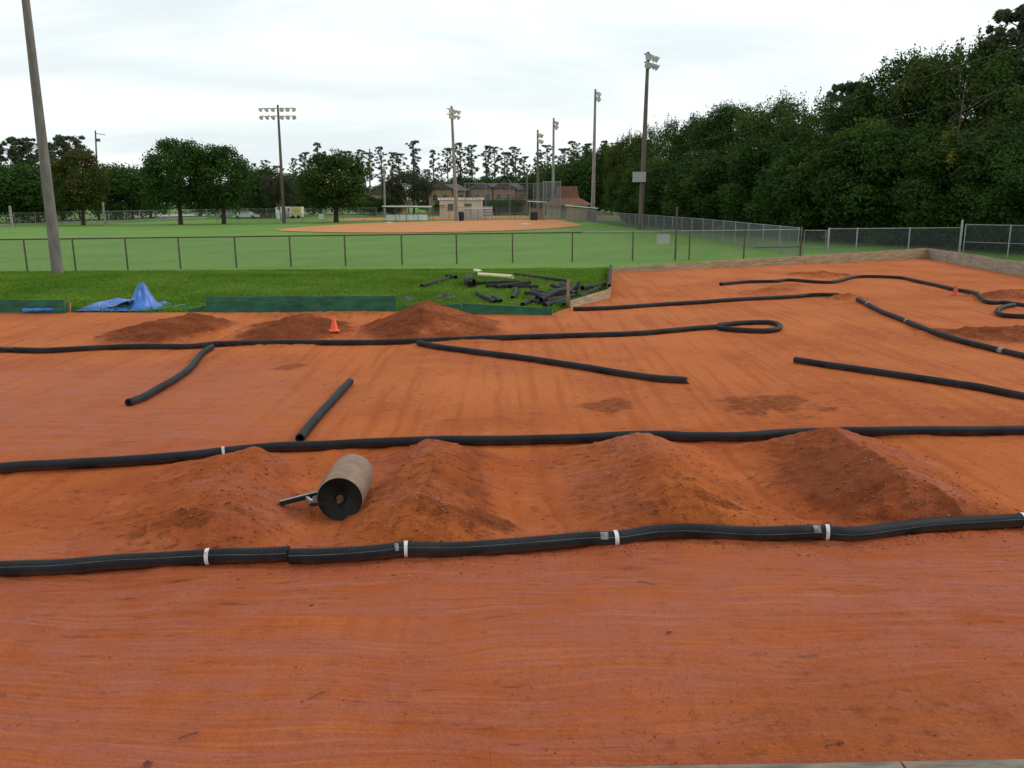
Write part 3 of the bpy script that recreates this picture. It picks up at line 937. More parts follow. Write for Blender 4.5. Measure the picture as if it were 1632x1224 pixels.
cone(533.5, 537, .31, 'small bright orange cone behind the middle pipe', 'cone')
cone(1522, 472.5, .30, 'small faded red cone standing at the farthest pipe', 'cone2')


# ------------------------------------------------------------------ boards round the track
def board(parent, a, b, z0, z1, th, mat, name='plank', org=(0, 0, 0)):
    """upright plank between ground points a and b from height z0 to z1 (each may be a pair)"""
    za0, zb0 = z0 if hasattr(z0, '__len__') else (z0, z0)
    za1, zb1 = z1 if hasattr(z1, '__len__') else (z1, z1)
    a = Vector((a[0], a[1], 0)); b = Vector((b[0], b[1], 0)); d = (b - a).normalized(); n = Vector((-d.y, d.x, 0)) * th / 2
    m = max(1, int((b - a).length / .6)); vs = []; fs = []
    for i in range(m + 1):
        t = i / m; p = a.lerp(b, t); w1 = random.uniform(-.006, .006); bow = n * random.uniform(-.25, .25)
        lo = za0 + (zb0 - za0) * t; hi = za1 + (zb1 - za1) * t + w1
        vs += [p - n + bow + Vector((0, 0, lo)), p + n + bow + Vector((0, 0, lo)), p + n + bow + Vector((0, 0, hi)), p - n + bow + Vector((0, 0, hi))]
    for i in range(m):
        q = i * 4
        for k in range(4):
            fs.append((q + k, q + 4 + k, q + 4 + (k + 1) % 4, q + (k + 1) % 4))
    fs += [(0, 1, 2, 3), (m * 4 + 3, m * 4 + 2, m * 4 + 1, m * 4)]
    mb = MB(org); mb.add(vs, fs)
    return mb.build(name, M[mat], parent)


def wall(label, pts, tops, plank_len, th, mat, courses=1, name='retaining_boards', stakes=True):
    a = Vector((pts[0][0], pts[0][1], 0))
    root = empty(name, a, label, 'board wall')
    b = Vector((pts[1][0], pts[1][1], 0)); L = (b - a).length; d = (b - a).normalized()
    n = max(1, int(round(L / plank_len)))
    for i in range(n):
        t0, t1 = i / n, (i + 1) / n
        p, q = a.lerp(b, t0), a.lerp(b, t1) - d * .006
        h0 = tops[0] + (tops[1] - tops[0]) * t0; h1 = tops[0] + (tops[1] - tops[0]) * t1
        for c in range(courses):
            lo = (-.12 if c == 0 else h0 * c / courses, -.12 if c == 0 else h1 * c / courses)
            e = random.uniform(-.012, .012)
            hi = (h0 * (c + 1) / courses - .006 + e, h1 * (c + 1) / courses - .006 + e)
            off = Vector((-d.y, d.x, 0)) * random.uniform(-.008, .008)
            board(root, p + off, q + off, lo, hi, th, mat, org=a)
        if stakes:
            mb = MB(a); s = p + Vector((-d.y, d.x, 0)) * .075 + d * .1
            mb.box(s + Vector((0, 0, h0 * .45 - .1)), (.05, .05, h0 * .9 + .2)); mb.build('stake', M['stake'], root)
    return root


wall('long weathered board wall along the far back edge of the track', [(pd.x, pd.y), (pe.x, pe.y)], (.22, .50), 2.44, .04, 'wood', 2)
wall('grey board wall at the far right edge of the track', [(pe.x + .05, pe.y + .02), (pg.x, pg.y)], (.50, .47), 2.44, .04, 'greywood', 2)
ph = P(909, 490.5)
wall('tan board wall slanting beside the heap of loose pipes', [(ph.x, ph.y), (pc.x, pc.y)], (.20, .27), 3.4, .04, 'wood', 1)
wall('narrow board edge running away behind the slanting tan board', [(pc.x, pc.y), (pd.x, pd.y)], (.27, .22), 2.4, .04, 'greywood', 1)
# stakes
for (sx, sy, top, nm, lab) in ((905, 489, 445, 'wooden_stake', 'tall wooden stake at the end of the slanting tan board'), (110, 497, 481, 'wooden_stake', 'short wooden stake beside the blue tarp')):
    p = P(sx, sy); hgt = AT(sx, top, p.y).z
    mb = MB(p); mb.beam(p + Vector((0, 0, -.1)), p + Vector((.01, 0.02, hgt)), .085, .07, up=(0, 1, 0))
    tag(mb.build(nm, M['stake'], loc=p), lab, 'stake')


def green_wall(label, px0, px1, ytop0, ytop1, ybase, courses, plen=2.4, zlo=-.1):
    a = P(px0, ybase); b = P(px1, ybase + 1)
    h0 = AT(px0, ytop0, a.y).z; h1 = AT(px1, ytop1, b.y).z
    return wall(label, [(a.x, a.y), (b.x, b.y)], (h0, h1), plen, .03, 'green', courses, 'green_boards', True)


green_wall('green board edging left of the blue tarp', -150, 105, 477, 477, 498, 2)
green_wall('tall green board edging behind the two dark mounds', 330, 632, 472, 471, 497, 1, 2.44)
green_wall('low green board edging behind the tallest soil pile', 640, 735, 486, 484, 500, 1, 2.0)
green_wall('low green board edging below the heap of loose pipes', 737, 880, 483, 491, 501, 1, 1.3)
for (a, b, lab, zt) in (((238, 497.5), (298, 490.5), 'fallen green board lying right of the blue tarp', .10), ((300, 497.5), (330, 495), 'short low green board before the tall green edging', .14)):
    p, q = P(*a), P(*b)
    root = empty('green_boards', p, lab, 'board wall')
    board(root, p, q, (-.03, .0), (zt * .6, zt), .10 if zt < .12 else .03, 'green', org=Vector((p.x, p.y, p.z)))

# ------------------------------------------------------------------ blue tarp
tb = P(180, 496)
sc_t = (tb.y) / F
nx_, ny_ = 64, 40
U_, V_ = np.meshgrid(np.linspace(0, 1, nx_), np.linspace(0, 1, ny_))
W = 122 * sc_t; D = 1.5
tx = (U_ - .5) * W; ty = (V_ - .35) * D
edge = 0.06 * fbm(U_ * 5, V_ * 5, 3, 201)
tx = tx + edge; ty = ty + 0.14 * fbm(U_ * 3.3 + 4, V_ * 2, 3, 203) * (1 - np.abs(V_ - .5))
pkx = (213 - 176) * sc_t
rr = np.hypot((tx - pkx) / .33, (ty - .05) / .5)
fold = np.arctan2(ty - .05, tx - pkx)
tz = 0.66 * np.clip(1 - rr, 0, 1) ** 1.0 * (1 + .20 * np.sin(fold * 7 + 1))
tz += 0.17 * np.exp(-((tx + W * .05) / .45) ** 2 - ((ty - .25) / .42) ** 2)
tz += .085 * np.abs(fbm(tx * 3.0 + ty * 1.5, ty * 5, 4, 205)) + .03 + 0.05 * np.exp(-((tx + W * .28) / .4) ** 2)
env = sstep(0, .10, U_) * sstep(1, .93, U_) * sstep(0, .10, V_) * sstep(1, .9, V_)
tz = tz * (0.15 + .85 * env) + berm(tx + tb.x, ty + tb.y + .45) .clip(0.0, .1) + .012
i = np.arange((ny_ - 1) * (nx_ - 1)); r_ = i // (nx_ - 1); c_ = i % (nx_ - 1); a_ = r_ * nx_ + c_
Qt = np.stack([a_, a_ + 1, a_ + nx_ + 1, a_ + nx_], 1)
troot = empty('tarpaulin', (tb.x, tb.y + .45, 0), 'crumpled blue tarpaulin peaked over something behind the green boards', 'tarp')
me = mesh_np('sheet', np.stack([tx.ravel(), ty.ravel(), tz.ravel()], 1), Qt, M['tarp'], smooth=True)
so = link('sheet', me, troot)
md = so.modifiers.new('thick', 'SOLIDIFY'); md.thickness = .006
# a turned-over grey corner
cx_, cy_ = np.meshgrid(np.linspace(-.62, -.02, 16), np.linspace(-.45, .12, 14))
cz = .07 + .16 * np.exp(-((cx_ - .05) / .35) ** 2) + .03 * fbm(cx_ * 4, cy_ * 4, 3, 211) + .05 * (cy_ + .45)
cxs = cx_ + pkx - .12 + .18 * (cy_ + .3)
i = np.arange(13 * 15); r_ = i // 15; c_ = i % 15; a_ = r_ * 16 + c_
me = mesh_np('turned_corner', np.stack([cxs.ravel(), cy_.ravel(), (cz + .06).ravel()], 1), np.stack([a_, a_ + 1, a_ + 17, a_ + 16], 1), M['tarpback'], smooth=True)
so = link('turned_corner', me, troot); md = so.modifiers.new('thick', 'SOLIDIFY'); md.thickness = .006
p, q = P(38, 494, .10), P(104, 492, .10)
mb = MB(p)
n_ = 14
vs = []; fs = []
for k in range(n_ + 1):
    c = p.lerp(q, k / n_) + Vector((0, -.04 + .01 * math.sin(k * 2), 0))
    hh = .035 + .012 * math.sin(k * 1.7)
    vs += [c + Vector((0, -.02, -hh)), c + Vector((0, -.03, 0)), c + Vector((0, -.01, hh)), c + Vector((0, .06, hh * .8))]
for k in range(n_):
    for e in range(3): fs.append((k * 4 + e, k * 4 + 4 + e, k * 4 + 5 + e, k * 4 + 1 + e))
mb.add(vs, fs, True)
tag(mb.build('tarpaulin', M['tarp'], loc=p), 'thin strip of blue tarpaulin hanging over the left green boards', 'tarp')

# ------------------------------------------------------------------ discarded pipes on the grass
HEAP = [
    ((672, 458), (724, 445), .074, 0, 'loose black pipe on the grass at the left of the heap', 'pipe'),
    ((712, 445.5), (727, 448), .068, .05, 'short black pipe stub across the leftmost loose pipe', 'pipe'),
    ((741, 441), (752, 455), .165, .02, 'fat black pipe pointing at the camera beside the cream pipe', 'pipe'),
    ((763, 446), (817, 451), .068, .10, 'long cream plastic pipe lying on black pipes', 'pvc'),
    ((766, 442), (757, 438), .068, .10, 'short cream pipe stub behind the fat black pipe', 'pvc'),
    ((760, 456), (830, 455), .075, .0, 'black pipe just below the cream pipe', 'pipe'),
    ((775, 460), (858, 461), .074, .0, 'black pipe lying in front of the one under the cream pipe', 'pipe'),
    ((820, 441), (905, 453.5), .068, .02, 'long black pipe reaching across the grass at the back of the heap', 'pipe'),
    ((760, 469), (790, 481), .068, .0, 'black pipe slanting down behind the low green boards', 'pipe'),
    ((823, 464), (817, 475), .068, .0, 'short black pipe standing apart in front of the heap', 'pipe'),
    ((833, 487), (868, 471), .068, .02, 'black pipe sticking out low left of the main heap', 'pipe'),
    ((862, 484), (905, 468), .074, .10, 'bowed black pipe arching in the main heap', 'pipe'),
    ((848, 466), (900, 473), .068, .02, 'black pipe lying crosswise at the top of the main heap', 'pipe'),
    ((870, 482), (938, 470), .068, .04, 'black pipe in the middle of the main heap', 'pipe'),
    ((868, 489), (907, 478), .074, .03, 'lowest black pipe of the main heap by the tall stake', 'pipe'),
    ((912, 470), (925, 457), .068, .12, 'upright tilted black pipe stub in the main heap', 'pipe'),
    ((905, 472), (922, 459), .074, .06, 'black pipe leaning right behind the tall stake', 'pipe'),
    ((928, 466), (966, 454), .074, .10, 'black pipe lying along the slanting tan board', 'pipe'),
    ((895, 458), (912, 466), .068, .03, 'black pipe stub behind the tall stake', 'pipe'),
    ((838, 470), (872, 480), .068, .05, 'black pipe crossing under the bowed one', 'pipe'),
    ((880, 462), (918, 474), .068, .10, 'black pipe resting high across the middle of the main heap', 'pipe'),
    ((845, 480), (900, 486), .074, .0, 'black pipe along the front foot of the main heap', 'pipe'),
    ((925, 474), (958, 462), .068, .02, 'black pipe between the tall stake and the slanting tan board', 'pipe'),
    ((790, 463), (845, 457), .068, .06, 'black pipe lying over the pair below the cream pipe', 'pipe'),
    ((785, 474), (798, 480), .068, .0, 'black stub beside the slanting pipe behind the low green boards', 'pipe'),
]
for a, b, r, lift, lab, mt in HEAP:
    p = P(*a, .06); q = P(*b, .06)
    if mt == 'pipe' and r > .1: q = P(*b, .15); p = q + Vector((-.16, 1.5, 0))
    if 'upright' in lab: q = p + Vector((.22, .25, .22))
    for v in (p, q):
        v.z = max(v.z, float(berm(np.array([v.x]), np.array([v.y]))[0])) * 1.0
    za = float(berm(np.array([p.x]), np.array([p.y]))[0]) + r * .85 + lift
    zb = float(berm(np.array([q.x]), np.array([q.y]))[0]) + r * .85 + lift
    if 'upright' not in lab: p.z, q.z = max(za, r * .8), max(zb, r * .8)
    else: p.z = max(za - .05, .05); q.z = p.z + .25
    m_ = p.lerp(q, .5) + Vector((random.uniform(-.08, .08), random.uniform(-.08, .08), .08 if 'bowed' in lab else 0.0))
    if 'along the slanting' in lab: m_ = p.lerp(q, .5)
    pipe(None, lab, r, world_pts=[p, m_, q], group='loose pipes dumped on the grass', step=.05, mat=mt, name='plastic_pipe' if mt == 'pvc' else 'drain_pipe')
# pipe standing over the board edge behind
pa_ = Vector((pc.x, pc.y + .2, .33)); pb_ = Vector((pd.x, pd.y - .2, .30))
pipe(None, 'black pipe lying on top of the board edge behind the heap', .05, world_pts=[pa_, pa_.lerp(pb_, .5), pb_], step=.08)
for (a, b, w_, lab) in ((645, 481, 26, 'crumpled dark plastic left of the tallest soil pile'), (708, 478, 40, 'crumpled dark plastic right of the tallest soil pile'), (776, 479, 30, 'crumpled dark plastic with pale folds beside the loose pipes')):
    p = P(a, b); W2 = w_ * p.y / F / 2
    g = np.linspace(-1, 1, 18); A, B = np.meshgrid(g, g)
    rad_ = np.hypot(A, B)
    zz = (.16 * np.abs(fbm(A * 3 + a, B * 3, 4, 301)) + .05 * (1 - rad_)) * np.clip(1.15 - rad_, 0, 1)
    pz = max(0.0, float(berm(np.array([p.x]), np.array([p.y + .4]))[0]))
    i = np.arange(17 * 17); r_ = i // 17; c_ = i % 17; a_ = r_ * 18 + c_
    me = mesh_np('plastic_sheet', np.stack([(A * W2).ravel(), (B * .4).ravel(), (zz + .01).ravel()], 1), np.stack([a_, a_ + 1, a_ + 19, a_ + 18], 1), M['rag'])
    o = link('plastic_sheet', me, loc=(p.x, p.y + .45, pz))
    md = o.modifiers.new('thick', 'SOLIDIFY'); md.thickness = .005
    tag(o, lab, 'plastic sheet')


# ------------------------------------------------------------------ fences
def cyl_mesh(name, r, h, mat, seg=10, cap=True):
    mb = MB(); mb.tube([(0, 0, -.2), (0, 0, h - r * .6), (0, 0, h)], [r, r, r * .35 if cap else r], seg)
    return mb.mesh(name, mat)


def links(a, b, h, pitch, wr, mat, parent, org, z0=.05, name='chain_link'):
    """chain-link fabric: two families of slanting wires"""
    a = np.array(a); b = np.array(b); L = np.linalg.norm(b - a); d = (b - a) / L
    nrm = np.array([-d[1], d[0], 0]); up = np.array([0, 0, 1.0])
    hh = h - z0
    V = []; Q = []
    st = np.arange(-hh, L + hh, pitch)
    sg_all = []
    for sg in (1, -1):
        s0 = st if sg > 0 else st + hh
        e0 = np.stack([s0, np.full_like(s0, z0)], 1); e1 = np.stack([s0 + sg * hh, np.full_like(s0, h)], 1)
        # clip to [0, L]
        for q in (e0, e1): pass
        t0 = np.clip(np.where(sg > 0, (0 - s0) / hh, (s0 - L) / hh), 0, 1)
        t1 = np.clip(np.where(sg > 0, (L - s0) / hh, s0 / hh), 0, 1)
        ok = t1 - t0 > .02
        A = e0 + (e1 - e0) * t0[:, None]; B = e0 + (e1 - e0) * t1[:, None]
        A, B = A[ok], B[ok]
        wd = (d + up * sg) / math.sqrt(2); sdv = (d * -sg + up) / math.sqrt(2)
        off = nrm * wr * .8 * sg
        for E in (A, B):
            pts = a[None] + E[:, :1] * d + E[:, 1:2] * up + off
            for k in range(3):
                an = k * 2.0944 + .5
                V.append(pts + (math.cos(an) * sdv + math.sin(an) * nrm) * wr)
        n = len(A); base = sum(len(v) for v in V) - 6 * n
        for k in range(3):
            k2 = (k + 1) % 3
            i = np.arange(n)
            Q.append(np.stack([base + k * n + i, base + k2 * n + i, base + (3 + k2) * n + i, base + (3 + k) * n + i], 1))
    me = mesh_np(name, np.concatenate(V) - np.array(org), np.concatenate(Q), mat)
    return link(name, me, parent)


def fence(label, pts, h, spacing, pitch, wr, mpost, mwire, prad=.03, rail=.022, hmid=None, post_px=None, name='chain_link_fence', ends=True):
    pts = [Vector(p) for p in pts]
    org = pts[0].copy()
    root = empty(name, org, label, 'fence')
    pm = cyl_mesh('post', prad, h + .04, mpost)
    for i in range(len(pts) - 1):
        a, b = pts[i], pts[i + 1]; L = (b - a).length
        n = max(1, int(round(L / spacing)))
        for k in range(n + (1 if i == len(pts) - 2 else 0)):
            link('post', pm, root, a.lerp(b, k / n) - org)
        mb = MB(org); mb.tube([a + Vector((0, 0, h)), b + Vector((0, 0, h))], rail, 8); mb.build('top_rail', mpost, root)
        if hmid:
            mb = MB(org); mb.tube([a + Vector((0, 0, hmid)), b + Vector((0, 0, hmid))], rail * .8, 8); mb.build('mid_rail', mpost, root)
        links(a, b, h, pitch, wr, mwire, root, org)
    return root


FH = 1.42
f0 = G(-120, 36.6); f1 = G(45, 37.2); fc = G(1275, 43.0)
# outfield fence: posts at the columns seen
root = empty('chain_link_fence', f0, 'low chain-link outfield fence with rusty top rail across the grass', 'fence')
pm = cyl_mesh('post', .036, FH + .03, M['rust'])
for px_ in (-40, 44, 121, 204, 288, 377, 464, 551, 641, 728, 817, 912, 1008, 1098, 1185):
    t = 0.5
    lo, hi = 0.0, 1.0
    for _ in range(40):
        t = (lo + hi) / 2; p = f0.lerp(fc, t); r_ = p - CAM
        col = 816 + F * r_.dot(cright) / r_.dot(fwd)
        if col < px_: lo = t
        else: hi = t
    link('post', pm, root, f0.lerp(fc, t) - f0)
mb = MB(f0); mb.tube([f0 + Vector((0, 0, FH)), f0.lerp(fc, .72) + Vector((0, 0, FH))], .030, 8); mb.build('top_rail', M['rust'], root)
mb = MB(f0); mb.tube([f0.lerp(fc, .72) + Vector((0, 0, FH)), fc + Vector((0, 0, FH))], .026, 8); tag(mb.build('top_rail', M['galv'], root), 'newer silver stretch of top rail')
mb = MB(f0); mb.tube([f0.lerp(fc, .94) + Vector((0, 0, .55)), fc + Vector((0, 0, .55))], .022, 8); mb.build('mid_rail', M['rust'], root)
links(f0, fc, FH, .085, .0032, M['wiredark'], root, f0)
# corner, gate gap and right-hand fence
cp = G(1275, 43.0); g1 = G(1317, 42.6)
rt = [G(1318, 42.6), G(1363, 42.6), G(1446, 42.8), G(1528, 43.0)]
for p, lab, h_, r_ in ((cp, 'heavy corner post where the outfield fence meets the gate', 1.56, .05), (G(1076, 41.6), 'tall lone brown post standing at the outfield fence', 2.62, .045), (G(1528, 43.0) + Vector((0, 0, 0)), 'tall silver gate post near the right end of the fence', 1.86, .06)):
    mb = MB(); mb.tube([(0, 0, -.2), (0, 0, h_ - .03), (0, 0, h_)], [r_, r_, r_ * .4], 12)
    tag(mb.build('fence_post', M['galv' if 'silver' in lab else 'rust'], loc=p), lab, 'post')
gate = empty('chain_link_gate', cp + Vector((.12, 0, 0)), 'narrow chain-link gate beside the heavy corner post', 'gate')
ga, gb = cp + Vector((.14, 0, .08)), g1 + Vector((-.10, 0, .08))
for nm, u, v in (('stile', ga, ga + Vector((0, 0, 1.3))), ('stile', gb, gb + Vector((0, 0, 1.3))), ('rail', ga + Vector((0, 0, 1.3)), gb + Vector((0, 0, 1.3))), ('rail', ga + Vector((0, 0, .45)), gb + Vector((0, 0, .45))), ('rail', ga, gb)):
    mb = MB(gate.location); mb.tube([u, v], .022, 8); mb.build(nm, M['galv'], gate)
links(ga - Vector((0, 0, .05)), gb - Vector((0, 0, .05)), 1.3, .08, .0032, M['wire'], gate, gate.location)
fr = empty('chain_link_fence', rt[0], 'silver chain-link fence between the small gate and the tall gate post', 'fence')
for i, p in enumerate(rt[:-1]):
    mb = MB(); r_ = .055 if i == 0 else .034; h_ = 1.52
    mb.tube([(0, 0, -.2), (0, 0, h_ - .03), (0, 0, h_)], [r_, r_, r_ * .4], 10); mb.build('post', M['galv'], fr, p - rt[0])
mb = MB(rt[0]); mb.tube([p + Vector((0, 0, 1.46)) for p in rt], .024, 8); mb.build('top_rail', M['galv'], fr)
links(rt[0], rt[-1], 1.44, .085, .0034, M['wire'], fr, rt[0])
fence('taller chain-link fence leaving the picture at right', [G(1534, 43.0), G(1605, 41.2), G(1760, 38)], 1.62, 2.6, .085, .0034, M['galv'], M['wire'], hmid=.75)
# foul-line fence
fz0 = cp + Vector((-.10, .10, 0)); fz1 = G(925, 128)
fence('long chain-link foul line fence running away to the wooden dugout', [fz0, G(1120, 64), fz1], 1.50, 3.0, .11, .0048, M['galv'], M['wire'], prad=.024, rail=.018)
sg = AT(1057, 381, 41.3)
mb = MB(sg); mb.box(sg + Vector((0, -.03, 0)), (.64, .012, .46)); tag(mb.build('fence_sign', M['sign'], loc=sg), 'blank grey sign panel hung on the outfield fence', 'sign')
# distant fences
fence('far left chain-link fence in front of the dark trees', [G(-60, 108), G(25, 112)], 1.5, 3.0, .20, .008, M['galv'], M['wiredark'])
fence('long far fence behind the round trees', [G(25, 112), G(330, 150), G(600, 165)], 1.8, 3.4, .20, .009, M['galv'], M['wiredark'])
fence('low far fence between the tall light pole and the long dugout', [G(345, 124), G(612, 131)], 1.25, 3.2, .20, .007, M['galv'], M['wiredark'])
fence('fence right of the long dugout towards the bleachers', [G(690, 131), G(742, 131)], 2.0, 2.6, .20, .007, M['rust'], M['wiredark'])
fence('chain-link fence from the bleachers to the concession hut', [G(790, 133), G(850, 134)], 2.0, 2.6, .20, .007, M['rust'], M['wiredark'])
# backstop
bs = [G(742, 133), G(775, 138), G(850, 139), G(893, 129)]
bh = AT(800, 292, 136).z - FZ
back = empty('backstop', bs[0], 'tall chain-link backstop behind home plate', 'backstop')
for i in range(3):
    a, b = bs[i], bs[i + 1]; n = max(1, int((b - a).length / 3.6))
    for k in range(n + (1 if i == 2 else 0)):
        mb = MB(); mb.tube([(0, 0, -.2), (0, 0, bh)], .05, 8); mb.build('post', M['galv'], back, a.lerp(b, k / n) - bs[0])
    for hz in (bh, bh * .55, 1.0):
        mb = MB(bs[0]); mb.tube([a + Vector((0, 0, hz)), b + Vector((0, 0, hz))], .028, 6); mb.build('rail', M['galv'], back)
    links(a, b, bh, .20, .0055 if i < 2 else .008, M['wire'], back, bs[0])
# inner wing of the backstop
wv0, wv1 = G(866, 127), G(893, 129)
wing = empty('backstop', wv0, 'narrow tall chain-link wing in front of the brown hut roof', 'backstop')
for p in (wv0, wv1):
    mb = MB(); mb.tube([(0, 0, -.2), (0, 0, bh + .2)], .055, 8); mb.build('post', M['galv'], wing, p - wv0)
links(wv0, wv1, bh, .16, .009, M['wire'], wing, wv0)
mb = MB(wv0); mb.tube([wv0 + Vector((0, 0, bh)), wv1 + Vector((0, 0, bh))], .045, 6); mb.build('rail', M['galv'], wing)

# ------------------------------------------------------------------ light poles
mbx = MB()
mbx.tube([(0, 0, .34), (0, 0, .18), (0, 0, 0), (0, -.0, -.22)], [.10, .13, .22, .36], 14, caps=False)
mbx.tube([(0, 0, .40), (0, 0, .30)], [.11, .13], 10)
FLOOD = mbx.mesh('floodlight', M['lamp'])
mbx = MB(); mbx.tube([(0, 0, -.20), (0, 0, -.225)], [.34, .345], 14)
LENS = mbx.mesh('lens', M['lens'])


def light_pole(label, xb, Y, xt, yt, r0, r1, mat, arms=(), face=0.0, nl=0, aw=2.4, tilt=.9, yb=None, name='light_pole', scale=1.0, extra=None):
    b = G(xb, Y); t = AT(xt, yt, Y)
    root = empty(name, b, label, 'light pole')
    mb = MB(b); n = 12
    mb.tube([b + Vector((0, 0, -.3))] + [b.lerp(t, k / n) for k in range(1, n + 1)], [r0 + (r1 - r0) * k / n for k in range(n + 1)], 16)
    mb.build('pole', mat, root)
    dirv = Vector((math.cos(face), math.sin(face), 0)); out = Vector((math.sin(face), -math.cos(face), 0))
    for q, az in enumerate(arms):
        c = t + Vector((0, 0, -az)) + out * (r1 + .06)
        mb = MB(b); mb.beam(c - dirv * aw / 2, c + dirv * aw / 2, .09, .11); mb.build('crossarm', M['galv'], root)
        for k in range(nl):
            f_ = (k + .5) / nl - .5
            if nl % 2 == 0: f_ += (.035 if f_ > 0 else -.035)
            o = link('floodlight', FLOOD, root, c + dirv * aw * f_ + out * .22 * scale + Vector((0, 0, -.18 * scale)) - b)
            sp = random.uniform(-.35, .35) + f_ * 1.0
            o.rotation_euler = (-tilt + random.uniform(-.12, .12), 0, face + sp); o.scale = (scale,) * 3
            link('lens', LENS, o)
    return root, b, t


light_pole('thick grey concrete pole rising out of the top left of the frame', 92, 35.6, 28, -110, .235, .13, M['concretedark'])
light_pole('light pole with two rows of six floodlights beside the round tree', 453, 122, 442.6, 167, .27, .14, M['woodpole'], arms=(.50, 1.55), face=0.0, nl=6, aw=5.0, scale=.86)
light_pole('light pole with small lamps standing beside the bleachers', 728, 126, 719.5, 169, .33, .16, M['concrete'], arms=(.55, 1.3), face=1.22, nl=3, aw=4.2, scale=1.05)
light_pole('shortest distant light pole above the backstop', 857, 150, 857, 207, .26, .15, M['woodpole'], arms=(.7, 1.7), face=1.35, nl=4, aw=3.2, scale=1.05)
light_pole('slim distant light pole left of the brown hut roof', 881, 140, 882.5, 188, .27, .15, M['concrete'], arms=(.6, 1.3), face=1.45, nl=3, aw=2.4, scale=1.0)
light_pole('light pole right of the brown hut', 944.5, 126, 949, 142, .32, .15, M['concrete'], arms=(.5, 1.2), face=1.35, nl=3, aw=2.6, scale=.95)
rt7, b7, t7 = light_pole('tall light pole with a grey box before the right tree wall', 1021, 86, 1033, 83, .30, .15, M['woodpole'], arms=(.35, 1.1), face=1.0, nl=4, aw=2.6, scale=.95)
bp = AT(1021, 282, 85.6)
mb = MB(b7); mb.box(bp + Vector((-.15, -.1, 0)), (1.3, .25, 1.0)); mb.build('control_box', M['sign'], rt7)
# utility pole and thin poles in the distance
for (xb, Y, xt, yt, lab, arm) in ((158, 150, 152, 208, 'distant utility pole with a bare arm behind the left trees', True), (613.5, 160, 612, 262, 'thin distant pole left of the grey oak', False), (590, 190, 589, 237, 'thin distant pole among the pines', False), (840, 165, 840, 268, 'thin distant pole behind the backstop', False)):
    b = G(xb, Y); t = AT(xt, yt, Y)
    root = empty('utility_pole', b, lab, 'utility pole')
    mb = MB(b); mb.tube([b, b.lerp(t, .5), t], [.2, .17, .12], 8); mb.build('pole', M['palebark' if xb > 600 and xb < 640 else 'woodpole'], root)
    if arm:
        mb = MB(b); q = t + Vector((0, 0, -.5)); mb.beam(q, q + Vector((1.7, 0, -.25)), .1, .1); mb.build('crossarm', M['woodpole'], root)
        mb = MB(b); q = t + Vector((0, 0, -1.6)); mb.beam(q, q + Vector((.6, 0, .0)), .35, .5); mb.build('lamp_bracket', M['woodpole'], root)
# overhead cable past the right tree wall, from the boxed light pole to a pole outside the frame
ca = AT(1026, 245, 86); cb = Vector((34, 38, 13.0))
for k, (da, db, lab) in enumerate(((0, 0, 'upper thin overhead cable in front of the right tree wall'), (-1.6, -2.4, 'lower thin overhead cable in front of the right tree wall'))):
    mb = MB(ca); pts = []
    for i in range(25):
        t = i / 24; p = (ca + Vector((0, 0, da))).lerp(cb + Vector((0, 0, db)), t); p.z -= 1.2 * 4 * t * (1 - t) * .5; pts.append(p)
    mb.tube(pts, .012, 5); tag(mb.build('overhead_cable', M['woodpole'], loc=ca), lab, 'cable')
ub = Vector((34, 38, FZ)); root = empty('utility_pole', ub, 'utility pole outside the right edge that carries the overhead cables', 'utility pole')
mb = MB(ub); mb.tube([ub, ub + Vector((0, 0, 14))], [.2, .13], 10); mb.build('pole', M['woodpole'], root)


# ------------------------------------------------------------------ trees
def leaf_quads(C, size, nrm, rg, elong=1.5):
    n = len(C)
    t = rg.normal(size=(n, 3)); t -= (t * nrm).sum(1, keepdims=True) * nrm; t /= np.linalg.norm(t, axis=1, keepdims=True) + 1e-9
    b = np.cross(nrm, t)
    s = size[:, None]
    V = np.stack([C - t * s * elong * .5, C + b * s * .42, C + t * s * elong * .5, C - b * s * .42], 1)
    return V.reshape(-1, 3)


